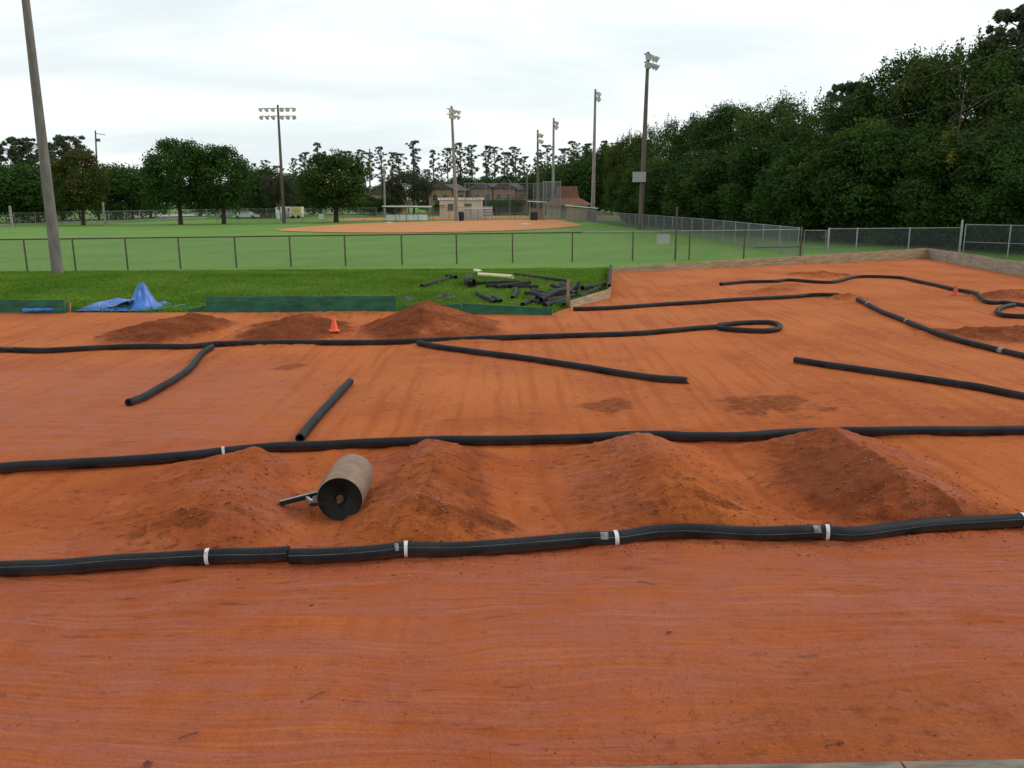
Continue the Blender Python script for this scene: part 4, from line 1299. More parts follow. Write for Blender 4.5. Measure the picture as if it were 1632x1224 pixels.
def crown_mesh(name, mat, seed, n, leaf, nl=36, cz=.62, rx=.5, rz=.40, lob=(.13, .24), spike=0.0, brown=0.0, skirt=False, shoots=0):
    """broadleaf crown for a tree one unit high; lobes on an ellipsoid, leaves on and in each lobe"""
    rg = np.random.default_rng(seed)
    th = rg.uniform(0, 2 * math.pi, nl); u = rg.uniform(-.8 if not skirt else -1, 1, nl); rr = rg.uniform(.45, 1.0, nl) ** .6
    q = np.sqrt(1 - u * u)
    lc = np.stack([np.cos(th) * q * rx * rr, np.sin(th) * q * rx * rr, cz + u * rz * rr], 1)
    lr = rg.uniform(*lob, nl)
    # keep the lobe tops inside the unit height
    lc[:, 2] = np.minimum(lc[:, 2], 1.0 - lr * (.95 - spike * rg.uniform(0, .6, nl)))
    if skirt: lc[:, 2] = np.maximum(lc[:, 2], lr * .8)
    shp = np.ones((nl, 3)); shp[:, 2] = .85
    if shoots:
        ns = shoots
        th = rg.uniform(0, 6.283, ns); rr = np.sqrt(rg.random(ns)) * rx * .95
        top = cz + rz * np.sqrt(np.clip(1 - (rr / (rx * 1.08)) ** 2, 0.05, 1)) * rg.uniform(.80, 1.0, ns)
        sc = np.stack([np.cos(th) * rr, np.sin(th) * rr, top], 1)
        sr = rg.uniform(.022, .045, ns); sh = np.stack([np.ones(ns), np.ones(ns), rg.uniform(1.6, 3.2, ns)], 1)
        lc = np.concatenate([lc, sc]); lr = np.concatenate([lr, sr]); shp = np.concatenate([shp, sh]); nl = nl + ns
    w = lr ** 2 * np.where(np.arange(nl) >= nl - (shoots or 0), 1.5, 1.0); w /= w.sum()
    li = rg.choice(nl, n, p=w)
    dv = rg.normal(size=(n, 3)); dv /= np.linalg.norm(dv, axis=1, keepdims=True)
    dv[:, 2] = np.abs(dv[:, 2]) * np.where(rg.random(n) < .72, 1, -1)
    # twiggy sub clumps make the lobe outline uneven
    bump = 1 + .22 * np.sin(dv[:, 0] * 7 + li) * np.sin(dv[:, 1] * 8 + li * 2) + .16 * np.sin(dv[:, 2] * 11 + li * 3)
    rad = lr[li] * np.clip(rg.normal(.92, .16, n), .2, 1.28) * bump
    C = lc[li] + dv * rad[:, None] * shp[li]
    nrm = dv * .6 + rg.normal(size=(n, 3)) * .6 + np.array([0, 0, .35]); nrm /= np.linalg.norm(nrm, axis=1, keepdims=True)
    V = leaf_quads(C, leaf * rg.uniform(.6, 1.35, n), nrm, rg)
    tint = np.clip(rg.normal(.5, .22, n) + (rg.normal(0, .22, nl))[li], 0, 1)
    cl = np.clip(rg.beta(1.2, 3.0, nl)[li] + rg.normal(0, .10, n) + brown * (lc[li][:, 0] > .02), 0, 1)
    return mesh_np(name, V, np.arange(n * 4).reshape(-1, 4), mat, face_attrs=dict(tint=tint, clump=cl)), lc, lr


def trunk_mesh(name, mat, seed, r, split, lc, limbs=7, lean=.02):
    rd = random.Random(seed); mb = MB()
    top = Vector((rd.uniform(-lean, lean), rd.uniform(-lean, lean), split))
    mb.tube([(0, 0, -.02), (0, 0, .012), top * .5, top, top + Vector((0, 0, .12))], [r * 1.5, r * 1.15, r * .95, r * .85, r * .5], 9)
    for k in range(limbs):
        e = Vector(lc[(k * 5) % len(lc)])
        m_ = top.lerp(e, .5) + Vector((0, 0, .04))
        mb.tube([top - Vector((0, 0, .02)), m_, e], [r * .6, r * .36, r * .10], 6)
    return mb.mesh(name, mat)


def tree(name, label, loc, h, wx, proto, rz, group=None, cat='tree'):
    tm, cm = proto
    root = empty(name, loc, label, cat, group, rz)
    root.scale = (h * wx, h * wx, h)
    if tm: link('trunk', tm, root)
    link('crown', cm, root)
    return root


def proto(seed, mat, n, leaf, r=.022, split=.22, bark='trunk', **kw):
    cm, lc, lr = crown_mesh('crown', M[mat], seed, n, leaf, **kw)
    return trunk_mesh('trunk', M[bark], seed, r, split, lc), cm


WALLP = [proto(100 + k, ('leaf', 'leaf2', 'leaf', 'leafolive')[k], 42000, .0125, nl=95, cz=.52, rx=.40, rz=.47, lob=(.05, .12), spike=.6, shoots=42, skirt=True) for k in range(4)]
FILLP = [proto(120 + k, ('leaf', 'leaf', 'leaf2')[k], 40000, .0165, nl=80, cz=.46, rx=.46, rz=.46, lob=(.06, .145), spike=.5, shoots=16, skirt=True, split=.15) for k in range(3)]
OAKP = [proto(140 + k, 'leaf2' if k == 1 else 'leaf', 24000, .022, nl=90, cz=.56, rx=.46, rz=.42, lob=(.07, .145), split=.2, r=.034) for k in range(2)]
BROWNP = proto(150, 'leafbrown', 22000, .022, nl=80, cz=.55, rx=.42, rz=.43, lob=(.07, .15), brown=.22, split=.2, r=.03)
GREYP = proto(151, 'leafgrey', 16000, .024, nl=60, cz=.62, rx=.60, rz=.34, lob=(.10, .18), split=.22, r=.022, bark='palebark')
FARP = [proto(160 + k, 'leaf', 11000, .030, nl=50, cz=.52, rx=.50, rz=.46, lob=(.12, .22), spike=.5, split=.15, skirt=True) for k in range(2)]

# wall of trees on the right: (column, top row, distance)
WALLT = [(1710, 150, 47), (1640, 128, 52), (1565, 82, 57), (1500, 70, 60), (1428, 84, 63), (1352, 136, 64), (1292, 164, 72), (1228, 146, 80), (1162, 160, 88), (1100, 188, 98), (1046, 192, 108), (1008, 212, 120), (975, 228, 165), (935, 238, 180)]
ORD = ['first', 'second', 'third', 'fourth', 'fifth', 'sixth', 'seventh', 'eighth', 'ninth', 'tenth', 'eleventh', 'twelfth', 'thirteenth', 'fourteenth', 'fifteenth', 'sixteenth']
for k, (a, b, Yd) in enumerate(WALLT):
    g = G(a, Yd); h = AT(a, b, Yd).z - FZ
    tree('broadleaf_tree', 'tall ragged tree in the right tree wall, %s from the right' % ORD[k], g, h * random.uniform(.92, 1.0), (.92 if h < 13 else .78) * random.uniform(.95, 1.1), WALLP[k % 4], random.uniform(0, 6.28), 'tall trees of the right tree wall')
FRONT = [(1672, 215, 44), (1610, 205, 47.5), (1540, 195, 50), (1472, 190, 53.5), (1405, 185, 56), (1345, 200, 59), (1282, 212, 64), (1225, 218, 70), (1172, 222, 77), (1122, 235, 84), (1076, 246, 92), (1040, 252, 101), (1012, 262, 116)]
for k, (a, b, Yd) in enumerate(FRONT):
    g = G(a, Yd); h = AT(a, b, Yd).z - FZ
    tree('broadleaf_tree', 'dark leafy tree fronting the right tree wall, %s from the right' % ORD[k], g, h, 1.12 * random.uniform(.92, 1.1), FILLP[k % 3], random.uniform(0, 6.28), 'front row of the right tree wall')
# dark hedge at the foot of the wall
for k in range(15):
    t = k / 14
    Yd = 42.5 + 62 * t ** 1.25 + (3.5 if k < 6 else 1.5); a = 1700 - (1700 - 1010) * t ** .80
    g = G(a, Yd)
    tree('hedge_bush', 'low dark bush at the foot of the right tree wall, %s from the right' % ORD[k], g, random.uniform(3.0, 3.9), 1.15, FILLP[(k + 1) % 3], random.uniform(0, 6.28), 'dark bushes under the right tree wall', 'bush')

# free-standing trees on the left of the field: column, base distance, top row, width px, proto, label
for (a, Yd, top, wpx, pr, lab, rz_) in (
        (288, 118, 221, 112, OAKP[0], 'large dark round tree, left one of the touching pair', .3),
        (357, 119, 231, 104, OAKP[0], 'large dark round tree, right one of the touching pair', 2.2),
        (536, 124, 240, 126, OAKP[1], 'broad dome shaped tree with scattered yellowish leaves standing alone', 3.0),  # yellowish clumps spread at random over the whole crown
        (133, 118, 238, 106, BROWNP, 'round tree with brownish turning leaves right of the thick pole', .2),
        (652, 172, 272, 92, GREYP, 'grey green spreading oak with pale trunk behind the long dugout', 1.0),
        (448, 140, 278, 62, GREYP, 'sparse grey oak with bare limbs behind the floodlight pole', 2.0)):
    g = G(a, Yd); h = AT(a, top, Yd).z - FZ; wm = wpx * Yd / F
    rad = {id(OAKP[0]): 1.14, id(OAKP[1]): 1.14, id(BROWNP): 1.10, id(GREYP): 1.42}[id(pr)]
    tree('shade_tree', lab, g, h, wm / (h * rad), pr, rz_, 'trees standing on the ball field')

# background broadleaf masses
BG = [(-30, 135, 262), (22, 130, 266), (62, 136, 258), (100, 150, 272), (185, 150, 262), (212, 160, 266), (240, 170, 275), (405, 175, 275), (425, 165, 268), (470, 180, 280), (580, 200, 296), (615, 205, 294), (690, 215, 288), (715, 205, 288), (745, 215, 281), (775, 212, 284), (805, 218, 279), (835, 210, 283), (862, 200, 276), (890, 190, 262), (915, 180, 258), (940, 170, 252), (500, 200, 292), (545, 210, 292), (320, 190, 290), (360, 195, 292), (748, 178, 316), (770, 179, 318), (795, 178, 317), (818, 180, 316), (712, 178, 318), (626, 180, 312), (596, 178, 314)]
for k, (a, Yd, top) in enumerate(BG):
    g = G(a, Yd); h = AT(a, top, Yd).z - FZ
    place = 'at the far left edge' if a < 80 else 'behind the brownish tree' if a < 250 else 'behind the touching pair of round trees' if a < 380 else 'behind the floodlight pole' if a < 475 else 'behind the lone dome shaped tree' if a < 600 else 'behind the grey oak' if a < 700 else 'above the apartment roofs' if a < 850 else 'beside the brown hut roof'
    tree('broadleaf_tree', 'far dark tree %s, %s from the left there' % (place, ORD[sum(1 for q in BG if q[0] < a and (q[0] // 1 != a) and ((q[0] < 80) == (a < 80)) and abs(q[0] - a) < 170 and (('x' if q[0] < 80 else 'b' if q[0] < 250 else 'c' if q[0] < 380 else 'd' if q[0] < 475 else 'e' if q[0] < 600 else 'f' if q[0] < 700 else 'g' if q[0] < 850 else 'h') == ('x' if a < 80 else 'b' if a < 250 else 'c' if a < 380 else 'd' if a < 475 else 'e' if a < 600 else 'f' if a < 700 else 'g' if a < 850 else 'h')))]), g, h, random.uniform(1.15, 1.5), FARP[k % 2], random.uniform(0, 6.28), 'far trees beyond the field')


# pines
def pine_mesh(seed, n_puff, leaves, low=.52, spread=.17, leaf=.020, puff=(.032, .060), flat=.72):
    rg = np.random.default_rng(seed); rd = random.Random(seed)
    mb = MB()
    lx, ly = rd.uniform(-.02, .02), rd.uniform(-.02, .02)
    tp = [Vector((lx * t, ly * t, t)) for t in (0, .25, .5, .75, .97)]
    mb.tube(tp, [.014, .012, .010, .007, .002], 6)
    PC = []; PR = []
    for k in range(n_puff):
        z = low + (1 - low) * ((k + rd.random()) / n_puff)
        f_ = (z - low) / (1 - low)
        rr = spread * (.45 + 1.1 * f_ - 1.15 * f_ * f_) * 1.35 * rd.uniform(.2, 1.0); an = rd.uniform(0, 6.283)
        c = Vector((lx * z + math.cos(an) * rr, ly * z + math.sin(an) * rr, min(z + .02, .96)))
        mb.tube([(lx * z, ly * z, z - .03), ((c.x + lx * z) / 2, (c.y + ly * z) / 2, z - .01), c], [.004, .003, .001], 4, caps=False)
        PC.append(tuple(c)); PR.append(rd.uniform(*puff) * (1.15 - .35 * f_))
    PC = np.array(PC); PR = np.array(PR)
    n = n_puff * leaves
    li = np.repeat(np.arange(n_puff), leaves)
    dv = rg.normal(size=(n, 3)); dv /= np.linalg.norm(dv, axis=1, keepdims=True)
    C = PC[li] + dv * (PR[li] * rg.uniform(.15, 1.05, n))[:, None] * np.array([1.15, 1.15, flat])
    nrm = rg.normal(size=(n, 3)); nrm /= np.linalg.norm(nrm, axis=1, keepdims=True)
    V = leaf_quads(C, leaf * rg.uniform(.6, 1.3, n), nrm, rg, 2.2)
    tint = np.clip(rg.normal(.5, .25, n) + rg.normal(0, .2, n_puff)[li], 0, 1)
    cm = mesh_np('crown', V, np.arange(n * 4).reshape(-1, 4), M['needle'], face_attrs=dict(tint=tint, clump=rg.random(n) * .7))
    return mb.mesh('trunk', M['pinebark']), cm


PINES = [pine_mesh(300 + k, 40 + 4 * k, 48, low=.44 + .08 * (k % 3), spread=.105 + .025 * (k % 3), leaf=.012, puff=(.013, .032)) for k in range(5)]
PL = [(430, 253), (412, 258), (470, 250), (492, 240), (511, 224), (530, 246), (556, 238), (574, 236), (591, 240), (611, 231), (627, 240), (638, 242), (660, 221), (692, 236), (716, 233), (737, 224), (754, 228), (776, 229), (790, 231), (806, 240), (824, 231), (837, 247), (856, 240), (872, 228), (898, 234), (916, 222), (936, 226), (964, 221), (984, 224), (446, 262), (681, 268), (705, 262)]
seen = {}
for k, (a, b) in enumerate(sorted(PL)):
    Yd = 205 + (k * 37 % 60)
    place = ('over the floodlight pole' if a < 480 else 'over the lone dome shaped tree' if a < 600 else 'over the grey oak' if a < 705 else 'over the apartment roofs' if a < 845 else 'over the brown hut roof')
    seen[place] = seen.get(place, 0) + 1
    g = G(a, Yd); h = AT(a, b, Yd).z - FZ
    tree('pine_tree', 'thin far pine %s, %s from the left there' % (place, ORD[seen[place] - 1]), g, h, random.uniform(.95, 1.2), PINES[k % 5], random.uniform(0, 6.28), 'far pines on the skyline')
FLATP = [pine_mesh(330 + k, 60, 80, low=.68, spread=.30, leaf=.016, puff=(.022, .046)) for k in range(2)]
for k, (a, b, Yd, lab) in enumerate(((-8, 226, 150, 'flat topped pine cut by the left edge'), (38, 217, 152, 'flat topped pine just left of the thick pole'), (62, 224, 155, 'flat topped pine hidden behind the thick pole'), (104, 226, 165, 'spreading pine just right of the thick pole'), (128, 214, 160, 'flat topped pine beside the distant utility pole'))):
    g = G(a, Yd); h = AT(a, b, Yd).z - FZ
    tree('pine_tree', lab, g, h, .95, FLATP[k % 2], random.uniform(0, 6.28), 'pines behind the left trees')
NEARP = pine_mesh(350, 190, 190, low=.62, spread=.20, leaf=.0095, puff=(.011, .022), flat=1.5)
g = G(1606, 58); tree('pine_tree', 'tall dark pine standing above the tree wall at the top right', g, AT(1606, 2, 58).z - FZ, 1.1, NEARP, .4, None)
g = G(1345, 68); tree('pine_tree', 'small pine top showing left of the highest ragged trees', g, AT(1345, 128, 68).z - FZ, .85, NEARP, 2.4, None)
# bare dead tree in front of the wall
g = G(1508, 54.5); root = empty('dead_tree', g, 'bare grey brown dead tree among the right tree wall', 'tree')
hd = AT(1508, 120, 54.5).z - FZ
mb = MB(); mb.tube([(0, 0, -.1), (.1, 0, hd * .3), (.0, 0, hd * .6), (.15, 0, hd * .98)], [.14, .11, .07, .015], 8); mb.build('trunk', M['twig'], root)
rd = random.Random(5); mb = MB()
for k in range(26):
    z = hd * rd.uniform(.35, .95); an = rd.uniform(0, 6.28); L = rd.uniform(.6, 1.9)
    p0 = Vector((.05, 0, z)); p1 = p0 + Vector((math.cos(an) * L * .5, math.sin(an) * L * .4 - .5, L * .35)); p2 = p1 + Vector((math.cos(an) * L * .5, math.sin(an) * L * .4 - .3, L * .45))
    mb.tube([p0, p1, p2], [.03, .018, .006], 4, caps=False)
    for j in range(4):
        q = p1.lerp(p2, rd.random()); e = q + Vector((rd.uniform(-.6, .6), rd.uniform(-.6, .2), rd.uniform(0, .7))); mb.tube([q, e], [.010, .004], 3, caps=False)
mb.build('branches', M['twig'], root)


# ------------------------------------------------------------------ buildings beyond the field
def window(parent, org, c, w_, h_, n=(0, -1, 0), frame=.08, mat='trim'):
    mb = MB(org); mb.box(c + Vector((0, -.03, 0)), (w_ + 2 * frame, .08, h_ + 2 * frame)); f_ = mb.build('window', M[mat], parent)
    mb = MB(org); mb.box(c + Vector((0, -.075, 0)), (w_, .03, h_)); mb.build('pane', M['glass'], f_)
    mb = MB(org); mb.box(c + Vector((0, -.10, 0)), (w_, .02, .07)); mb.build('glazing_bar', M[mat], f_)
    mb = MB(org); mb.box(c + Vector((0, -.09, -h_ / 2 - frame)), (w_ + .3, .16, .08)); mb.build('sill', M[mat], f_)


def gable(mb, c, w_, d_, h_, over=.4):
    """roof with its ridge along x"""
    a = w_ / 2 + over; b = d_ / 2 + over
    mb.add([c + Vector(v) for v in ((-a, -b, 0), (a, -b, 0), (a, b, 0), (-a, b, 0), (-a + d_ * .25, 0, h_), (a - d_ * .25, 0, h_))], [(0, 1, 5, 4), (2, 3, 4, 5), (1, 2, 5), (3, 0, 4), (3, 2, 1, 0)])


def front_gable(mb, c, w_, d_, h_, over=.35):
    a = w_ / 2 + over
    mb.add([c + Vector(v) for v in ((-a, -d_ / 2 - over, 0), (a, -d_ / 2 - over, 0), (a, d_ / 2, 0), (-a, d_ / 2, 0), (0, -d_ / 2 - over, h_), (0, d_ / 2, h_))], [(0, 1, 4), (3, 5, 2), (0, 4, 5, 3), (1, 2, 5, 4), (0, 3, 2, 1)])


def apartment(label, a, b, Yd, ye, yr, mat, bays, gables):
    p, q = G(a, Yd), G(b, Yd); W_ = q.x - p.x; c = Vector(((p.x + q.x) / 2, Yd + 5, FZ))
    he = AT((a + b) / 2, ye, Yd).z - FZ; hr = AT((a + b) / 2, yr, Yd + 5).z - FZ
    root = empty('apartment_block', c, label, 'building')
    mb = MB(c); mb.box(c + Vector((0, 0, he / 2)), (W_, 10, he)); mb.build('wall', M[mat], root)
    mb = MB(c); gable(mb, c + Vector((0, 0, he)), W_, 10, hr - he, .6); mb.build('roof', M['roofgrey'], root)
    for g_ in gables:
        cc = c + Vector((W_ * (g_ - .5), -5.25, 0)); gw = 5.0
        mb = MB(c); mb.box(cc + Vector((0, 0, he / 2 + .2)), (gw, .9, he + .4)); bw = mb.build('bay_wall', M[mat], root)
        mb = MB(c); front_gable(mb, cc + Vector((0, 1.0, he + .4)), gw, 3.0, 1.6); mb.build('gable_roof', M['roofgrey'], root)
        mb = MB(c); mb.add([cc + Vector(v) for v in ((-gw / 2, -.44, he + .4), (gw / 2, -.44, he + .4), (0, -.44, he + 1.8), (-gw / 2, -.2, he + .4), (gw / 2, -.2, he + .4), (0, -.2, he + 1.8))], [(0, 1, 2), (5, 4, 3), (0, 3, 4, 1), (1, 4, 5, 2), (2, 5, 3, 0)]); mb.build('gable_end', M[mat], root)
        for dx in (-1.1, 1.1):
            for z in (1.5, he * .72): window(root, c, cc + Vector((dx, -.46, z)), .9, 1.2)
    for k in range(bays):
        x = W_ * ((k + .5) / bays - .5)
        if any(abs(x - W_ * (g_ - .5)) < 3.4 for g_ in gables): continue
        for z in (1.5, he * .72): window(root, c, c + Vector((x, -5.02, z)), 1.1, 1.3)
    return root


apartment('tan two storey apartment block right of the grey oak', 688, 742, 185, 304, 293, 'tan', 4, (.27,))
apartment('rose brown two storey apartment block seen through the backstop', 746, 838, 188, 303, 292, 'tan2', 7, (.25, .62))
apartment('tan apartment block half hidden left of the grey oak', 598, 640, 190, 312, 302, 'tan', 3, (.3,))
# left low buildings
for (a, b, Yd, yt, mt, lab) in ((404, 434, 165, 325, 'tan', 'low tan building under the trees left of the floodlight pole'), (428, 448, 200, 315, 'tan2', 'small rose building glimpsed behind the floodlight pole')):
    p, q = G(a, Yd), G(b, Yd); h = AT(a, yt, Yd).z - FZ; c = Vector(((p.x + q.x) / 2, Yd + 2, FZ)); W_ = q.x - p.x
    root = empty('low_building', c, lab, 'building')
    mb = MB(c); mb.box(c + Vector((0, 0, h * .42)), (W_, 4, h * .84)); mb.build('wall', M[mt], root)
    mb = MB(c); mb.box(c + Vector((0, 0, h * .90)), (W_ + .5, 4.6, h * .10)); mb.build('roof', M['roofgrey' if mt == 'tan2' else 'tan'], root)
    window(root, c, c + Vector((W_ * .1, -2.02, h * .4)), .8, .8)
# cream trailer-like hut
Yd = 150; p, q = G(701, Yd), G(768, Yd); c = Vector(((p.x + q.x) / 2, Yd + 2, FZ)); W_ = q.x - p.x
h = AT(735, 315.5, Yd).z - FZ
hut = empty('cream_hut', c, 'cream flat roofed hut with white roof behind the bleachers', 'building')
mb = MB(c); mb.box(c + Vector((0, 0, h * .46)), (W_, 4, h * .92)); mb.build('wall', M['cream'], hut)
mb = MB(c); mb.box(c + Vector((0, 0, h * .96)), (W_ + .5, 4.6, h * .10)); mb.build('roof', M['whiteroof'], hut)
for k in range(12):
    mb = MB(c); mb.box(c + Vector(((k + .5) / 12 * W_ - W_ / 2, -2.33, h * .955)), (.06, .05, h * .10)); mb.build('roof_seam', M['trim'], hut)
window(hut, c, c + Vector((-W_ * .24, -2.02, h * .56)), .9, 1.0)
window(hut, c, c + Vector((W_ * .17, -2.02, h * .56)), 1.2, 1.0)
mb = MB(c); mb.box(c + Vector((-W_ * .43, -2.5, h * .70)), (1.0, 1.0, .08)); mb.build('awning', M['whiteroof'], hut)
# hut with brown hipped roof
Yd = 136; p, q = G(867, Yd), G(945, Yd); c = Vector(((p.x + q.x) / 2, Yd + 4, FZ)); W_ = q.x - p.x
he = AT(905, 325.5, Yd).z - FZ; hm = AT(905, 315.0, Yd + 2).z - FZ; ht = AT(905, 297, Yd + 4).z - FZ
con = empty('concession_hut', c, 'cream hut with stepped brown shingle roof beside the backstop', 'building')
mb = MB(c); mb.box(c + Vector((0, 0, he / 2)), (W_ * .80, 6, he)); mb.build('wall', M['cream'], con)
mb = MB(c)
a, b = W_ / 2, 4.0; a2 = W_ * .24; b2 = 1.6; a3 = W_ * .20; b3 = 1.0
mb.add([c + Vector(v) for v in ((-a, -b, he - .15), (a, -b, he - .15), (a, b, he - .15), (-a, b, he - .15), (-a2, -b2, hm), (a2, -b2, hm), (a2, b2, hm), (-a2, b2, hm))], [(0, 1, 5, 4), (1, 2, 6, 5), (2, 3, 7, 6), (3, 0, 4, 7), (3, 2, 1, 0)])
rf = mb.build('lower_roof', M['roofbrown'], con)
mb = MB(c)
mb.add([c + Vector(v) for v in ((-a2, -b2, hm - .02), (a2, -b2, hm - .02), (a2, b2, hm - .02), (-a2, b2, hm - .02), (-a3, -b3, ht), (a3, -b3, ht), (a3, b3, ht), (-a3, b3, ht))], [(0, 1, 5, 4), (1, 2, 6, 5), (2, 3, 7, 6), (3, 0, 4, 7), (4, 5, 6, 7)])
mb.build('upper_roof', M['roofbrown'], con)
for k in range(7):
    mb = MB(c); mb.box(c + Vector((W_ * .8 * ((k + .5) / 7 - .5), -3.03, he / 2)), (.08, .06, he * .96)); mb.build('batten', M['trim'], con)
mb = MB(c); mb.box(c + Vector((-W_ * .1, -3.04, he * .42)), (1.0, .05, he * .8)); mb.build('door', M['greywood'], con)
# small lean-to shelter left of the hut
Yd = 131; p, q = G(843, Yd), G(868, Yd); c = Vector(((p.x + q.x) / 2, Yd, FZ)); W_ = q.x - p.x; h = AT(855, 321, Yd).z - FZ
sh = empty('roofed_shelter', c, 'small shelter with pale roof at the left of the brown hut', 'shelter')
mb = MB(c); mb.beam(c + Vector((-W_ / 2 - .2, 0, h + .05)), c + Vector((W_ / 2 + .2, 0, h - .1)), 2.6, .14); mb.build('roof', M['whiteroof'], sh)
for dx in (-.45, .45):
    for dy in (-1, 1):
        mb = MB(c); mb.tube([c + Vector((dx * W_, dy, 0)), c + Vector((dx * W_, dy, h - .05))], .06, 8); mb.build('post', M['greywood'], sh)
mb = MB(c); mb.box(c + Vector((0, 1.1, h * .32)), (W_ * .9, .08, h * .6)); mb.build('rear_wall', M['greywood'], sh)
for (xb, lab) in ((851, 'black square bin under the small shelter'), (735, 'dark round bin at the left end of the bleachers')):
    p = G(xb, 128 if xb > 800 else 127.4)
    root = empty('rubbish_bin', p, lab, 'bin')
    mb = MB(); hh = 1.35 if xb < 800 else 1.25
    if xb > 800: mb.box((0, 0, hh / 2), (1.05, .9, hh))
    else: mb.tube([(0, 0, 0), (0, 0, hh * .9)], [.42, .48], 16)
    mb.build('body', M['darkplastic'], root)
    mb = MB(); mb.tube([(0, 0, hh * .9 if xb < 800 else hh), (0, 0, hh * 1.05)], [.50, .36], 16); mb.build('lid', M['darkplastic'], root)


# dugouts
def dugout(label, a, b, Yd, ytop, slope, wallmat, bench=True):
    p, q = G(a, Yd), G(b, Yd); c = (p + q) / 2; W_ = q.x - p.x; h = AT((a + b) / 2, ytop, Yd).z - FZ
    root = empty('dugout', c, label, 'dugout')
    mb = MB(c); mb.beam(p + Vector((-.2, 0, h + slope)), q + Vector((.2, 0, h - slope)), 2.8, .16); mb.build('roof', M['whiteroof'], root)
    mb = MB(c); mb.beam(p + Vector((-.15, 0, h + slope - .14)), q + Vector((.15, 0, h - slope - .14)), 2.5, .12); mb.build('fascia', M['woodpole'], root)
    n = 5
    for k in range(n):
        x = p.lerp(q, k / (n - 1)); hz = h - .15 + slope * (1 - 2 * k / (n - 1))
        for dy in (-1.1, 1.1):
            mb = MB(c); mb.tube([x + Vector((0, dy, 0)), x + Vector((0, dy, hz))], .05, 8); mb.build('post', M['galv'], root)
    if wallmat:
        m_ = 14
        for k in range(m_):
            x0 = p.lerp(q, k / m_); hz = h - .25 + slope * (1 - 2 * (k + .5) / m_)
            mb = MB(c); mb.box(x0 + Vector((W_ / m_ / 2, -1.25 + .01 * (k % 2), hz / 2)), (W_ / m_ * .94, .05, hz)); mb.build('plank', M[wallmat], root)
    if bench:
        for k in range(3):
            u = p.lerp(q, .04 + k * .31); v = p.lerp(q, .04 + k * .31 + .295)
            mb = MB(c); mb.beam(u + Vector((0, -.7, .62)), v + Vector((0, -.7, .62)), .08, .80); mb.build('bench_back', M['whiteroof'], root)
            mb = MB(c); mb.beam(u + Vector((0, -.2, .45)), v + Vector((0, -.2, .45)), .45, .06); mb.build('bench_seat', M['alum'], root)
        links(p + Vector((0, 1.25, 0)), q + Vector((0, 1.25, 0)), h - .3, .2, .007, M['wiredark'], root, c)
    return root


dugout('long open dugout with pale flat roof and white bench', 614, 685, 128, 329, .05, None)
dugout('wooden dugout with sloping pale roof at the end of the foul line fence', 904, 949, 122, 329.5, .22, 'greywood', False)
# bleachers
Yd = 129; p, q = G(738, Yd), G(785, Yd); W_ = q.x - p.x; c = (p + q) / 2
bl = empty('bleachers', c, 'five row aluminium bleachers seen from behind beside the backstop', 'bleachers')
hb = AT(760, 328.5, Yd).z - FZ
for k in range(5):
    z = hb * (1 - k * .19) - .1; y = -k * .0 + k * .55
    mb = MB(c); mb.box(c + Vector((0, y, z)), (W_, .30, .06)); mb.build('seat_plank', M['alum'], bl)
    mb = MB(c); mb.box(c + Vector((0, y - .2, z - hb * .10)), (W_, .05, hb * .11)); mb.build('riser', M['alum'], bl)
for k in range(5):
    x = -W_ / 2 + W_ * k / 4
    mb = MB(c); mb.tube([c + Vector((x, -.05, 0)), c + Vector((x, -.05, hb))], .045, 6); mb.tube([c + Vector((x, 0, hb - .2)), c + Vector((x, 2.6, .2))], .04, 6); mb.build('frame', M['galv'], bl)


# vehicles far away by the car park
def car(label, xpx, Yd, L, mat, van=False, rz=0.0):
    g = G(xpx, Yd); root = empty('parked_car', g, label, 'car', None, rz)
    pr = [(-.5, .28), (-.49, .62), (-.36, .74), (-.22, 1.25), (.18, 1.28), (.33, .82), (.48, .70), (.5, .30)] if not van else [(-.5, .30), (-.5, 2.0), (-.45, 2.15), (.25, 2.15), (.36, 1.3), (.49, 1.1), (.5, .35)]
    mb = MB(); wd = .85
    vs = [(x * L, s * (wd if z < .9 else wd * .85), z) for s in (-1, 1) for x, z in pr]; n = len(pr)
    mb.add(vs, [tuple(range(n)), tuple(range(2 * n - 1, n - 1, -1))] + [(i, n + i, n + (i + 1) % n, (i + 1) % n) for i in range(n)]); mb.build('body', M[mat], root)
    mb = MB()
    z0, z1 = (.80, 1.18) if not van else (1.3, 1.9)
    mb.box((-.02 * L if not van else .22 * L, -wd * .90, (z0 + z1) / 2), (L * (.42 if not van else .16), .06, z1 - z0)); mb.build('window', M['glass'], root)
    for x in (-.31, .31):
        mb = MB(); mb.tube([(x * L, -wd - .02, .32), (x * L, -wd + .22, .32)], .32, 16); mb.tube([(x * L, wd + .02, .32), (x * L, wd - .22, .32)], .32, 16); mb.build('wheel', M['tyre'], root)


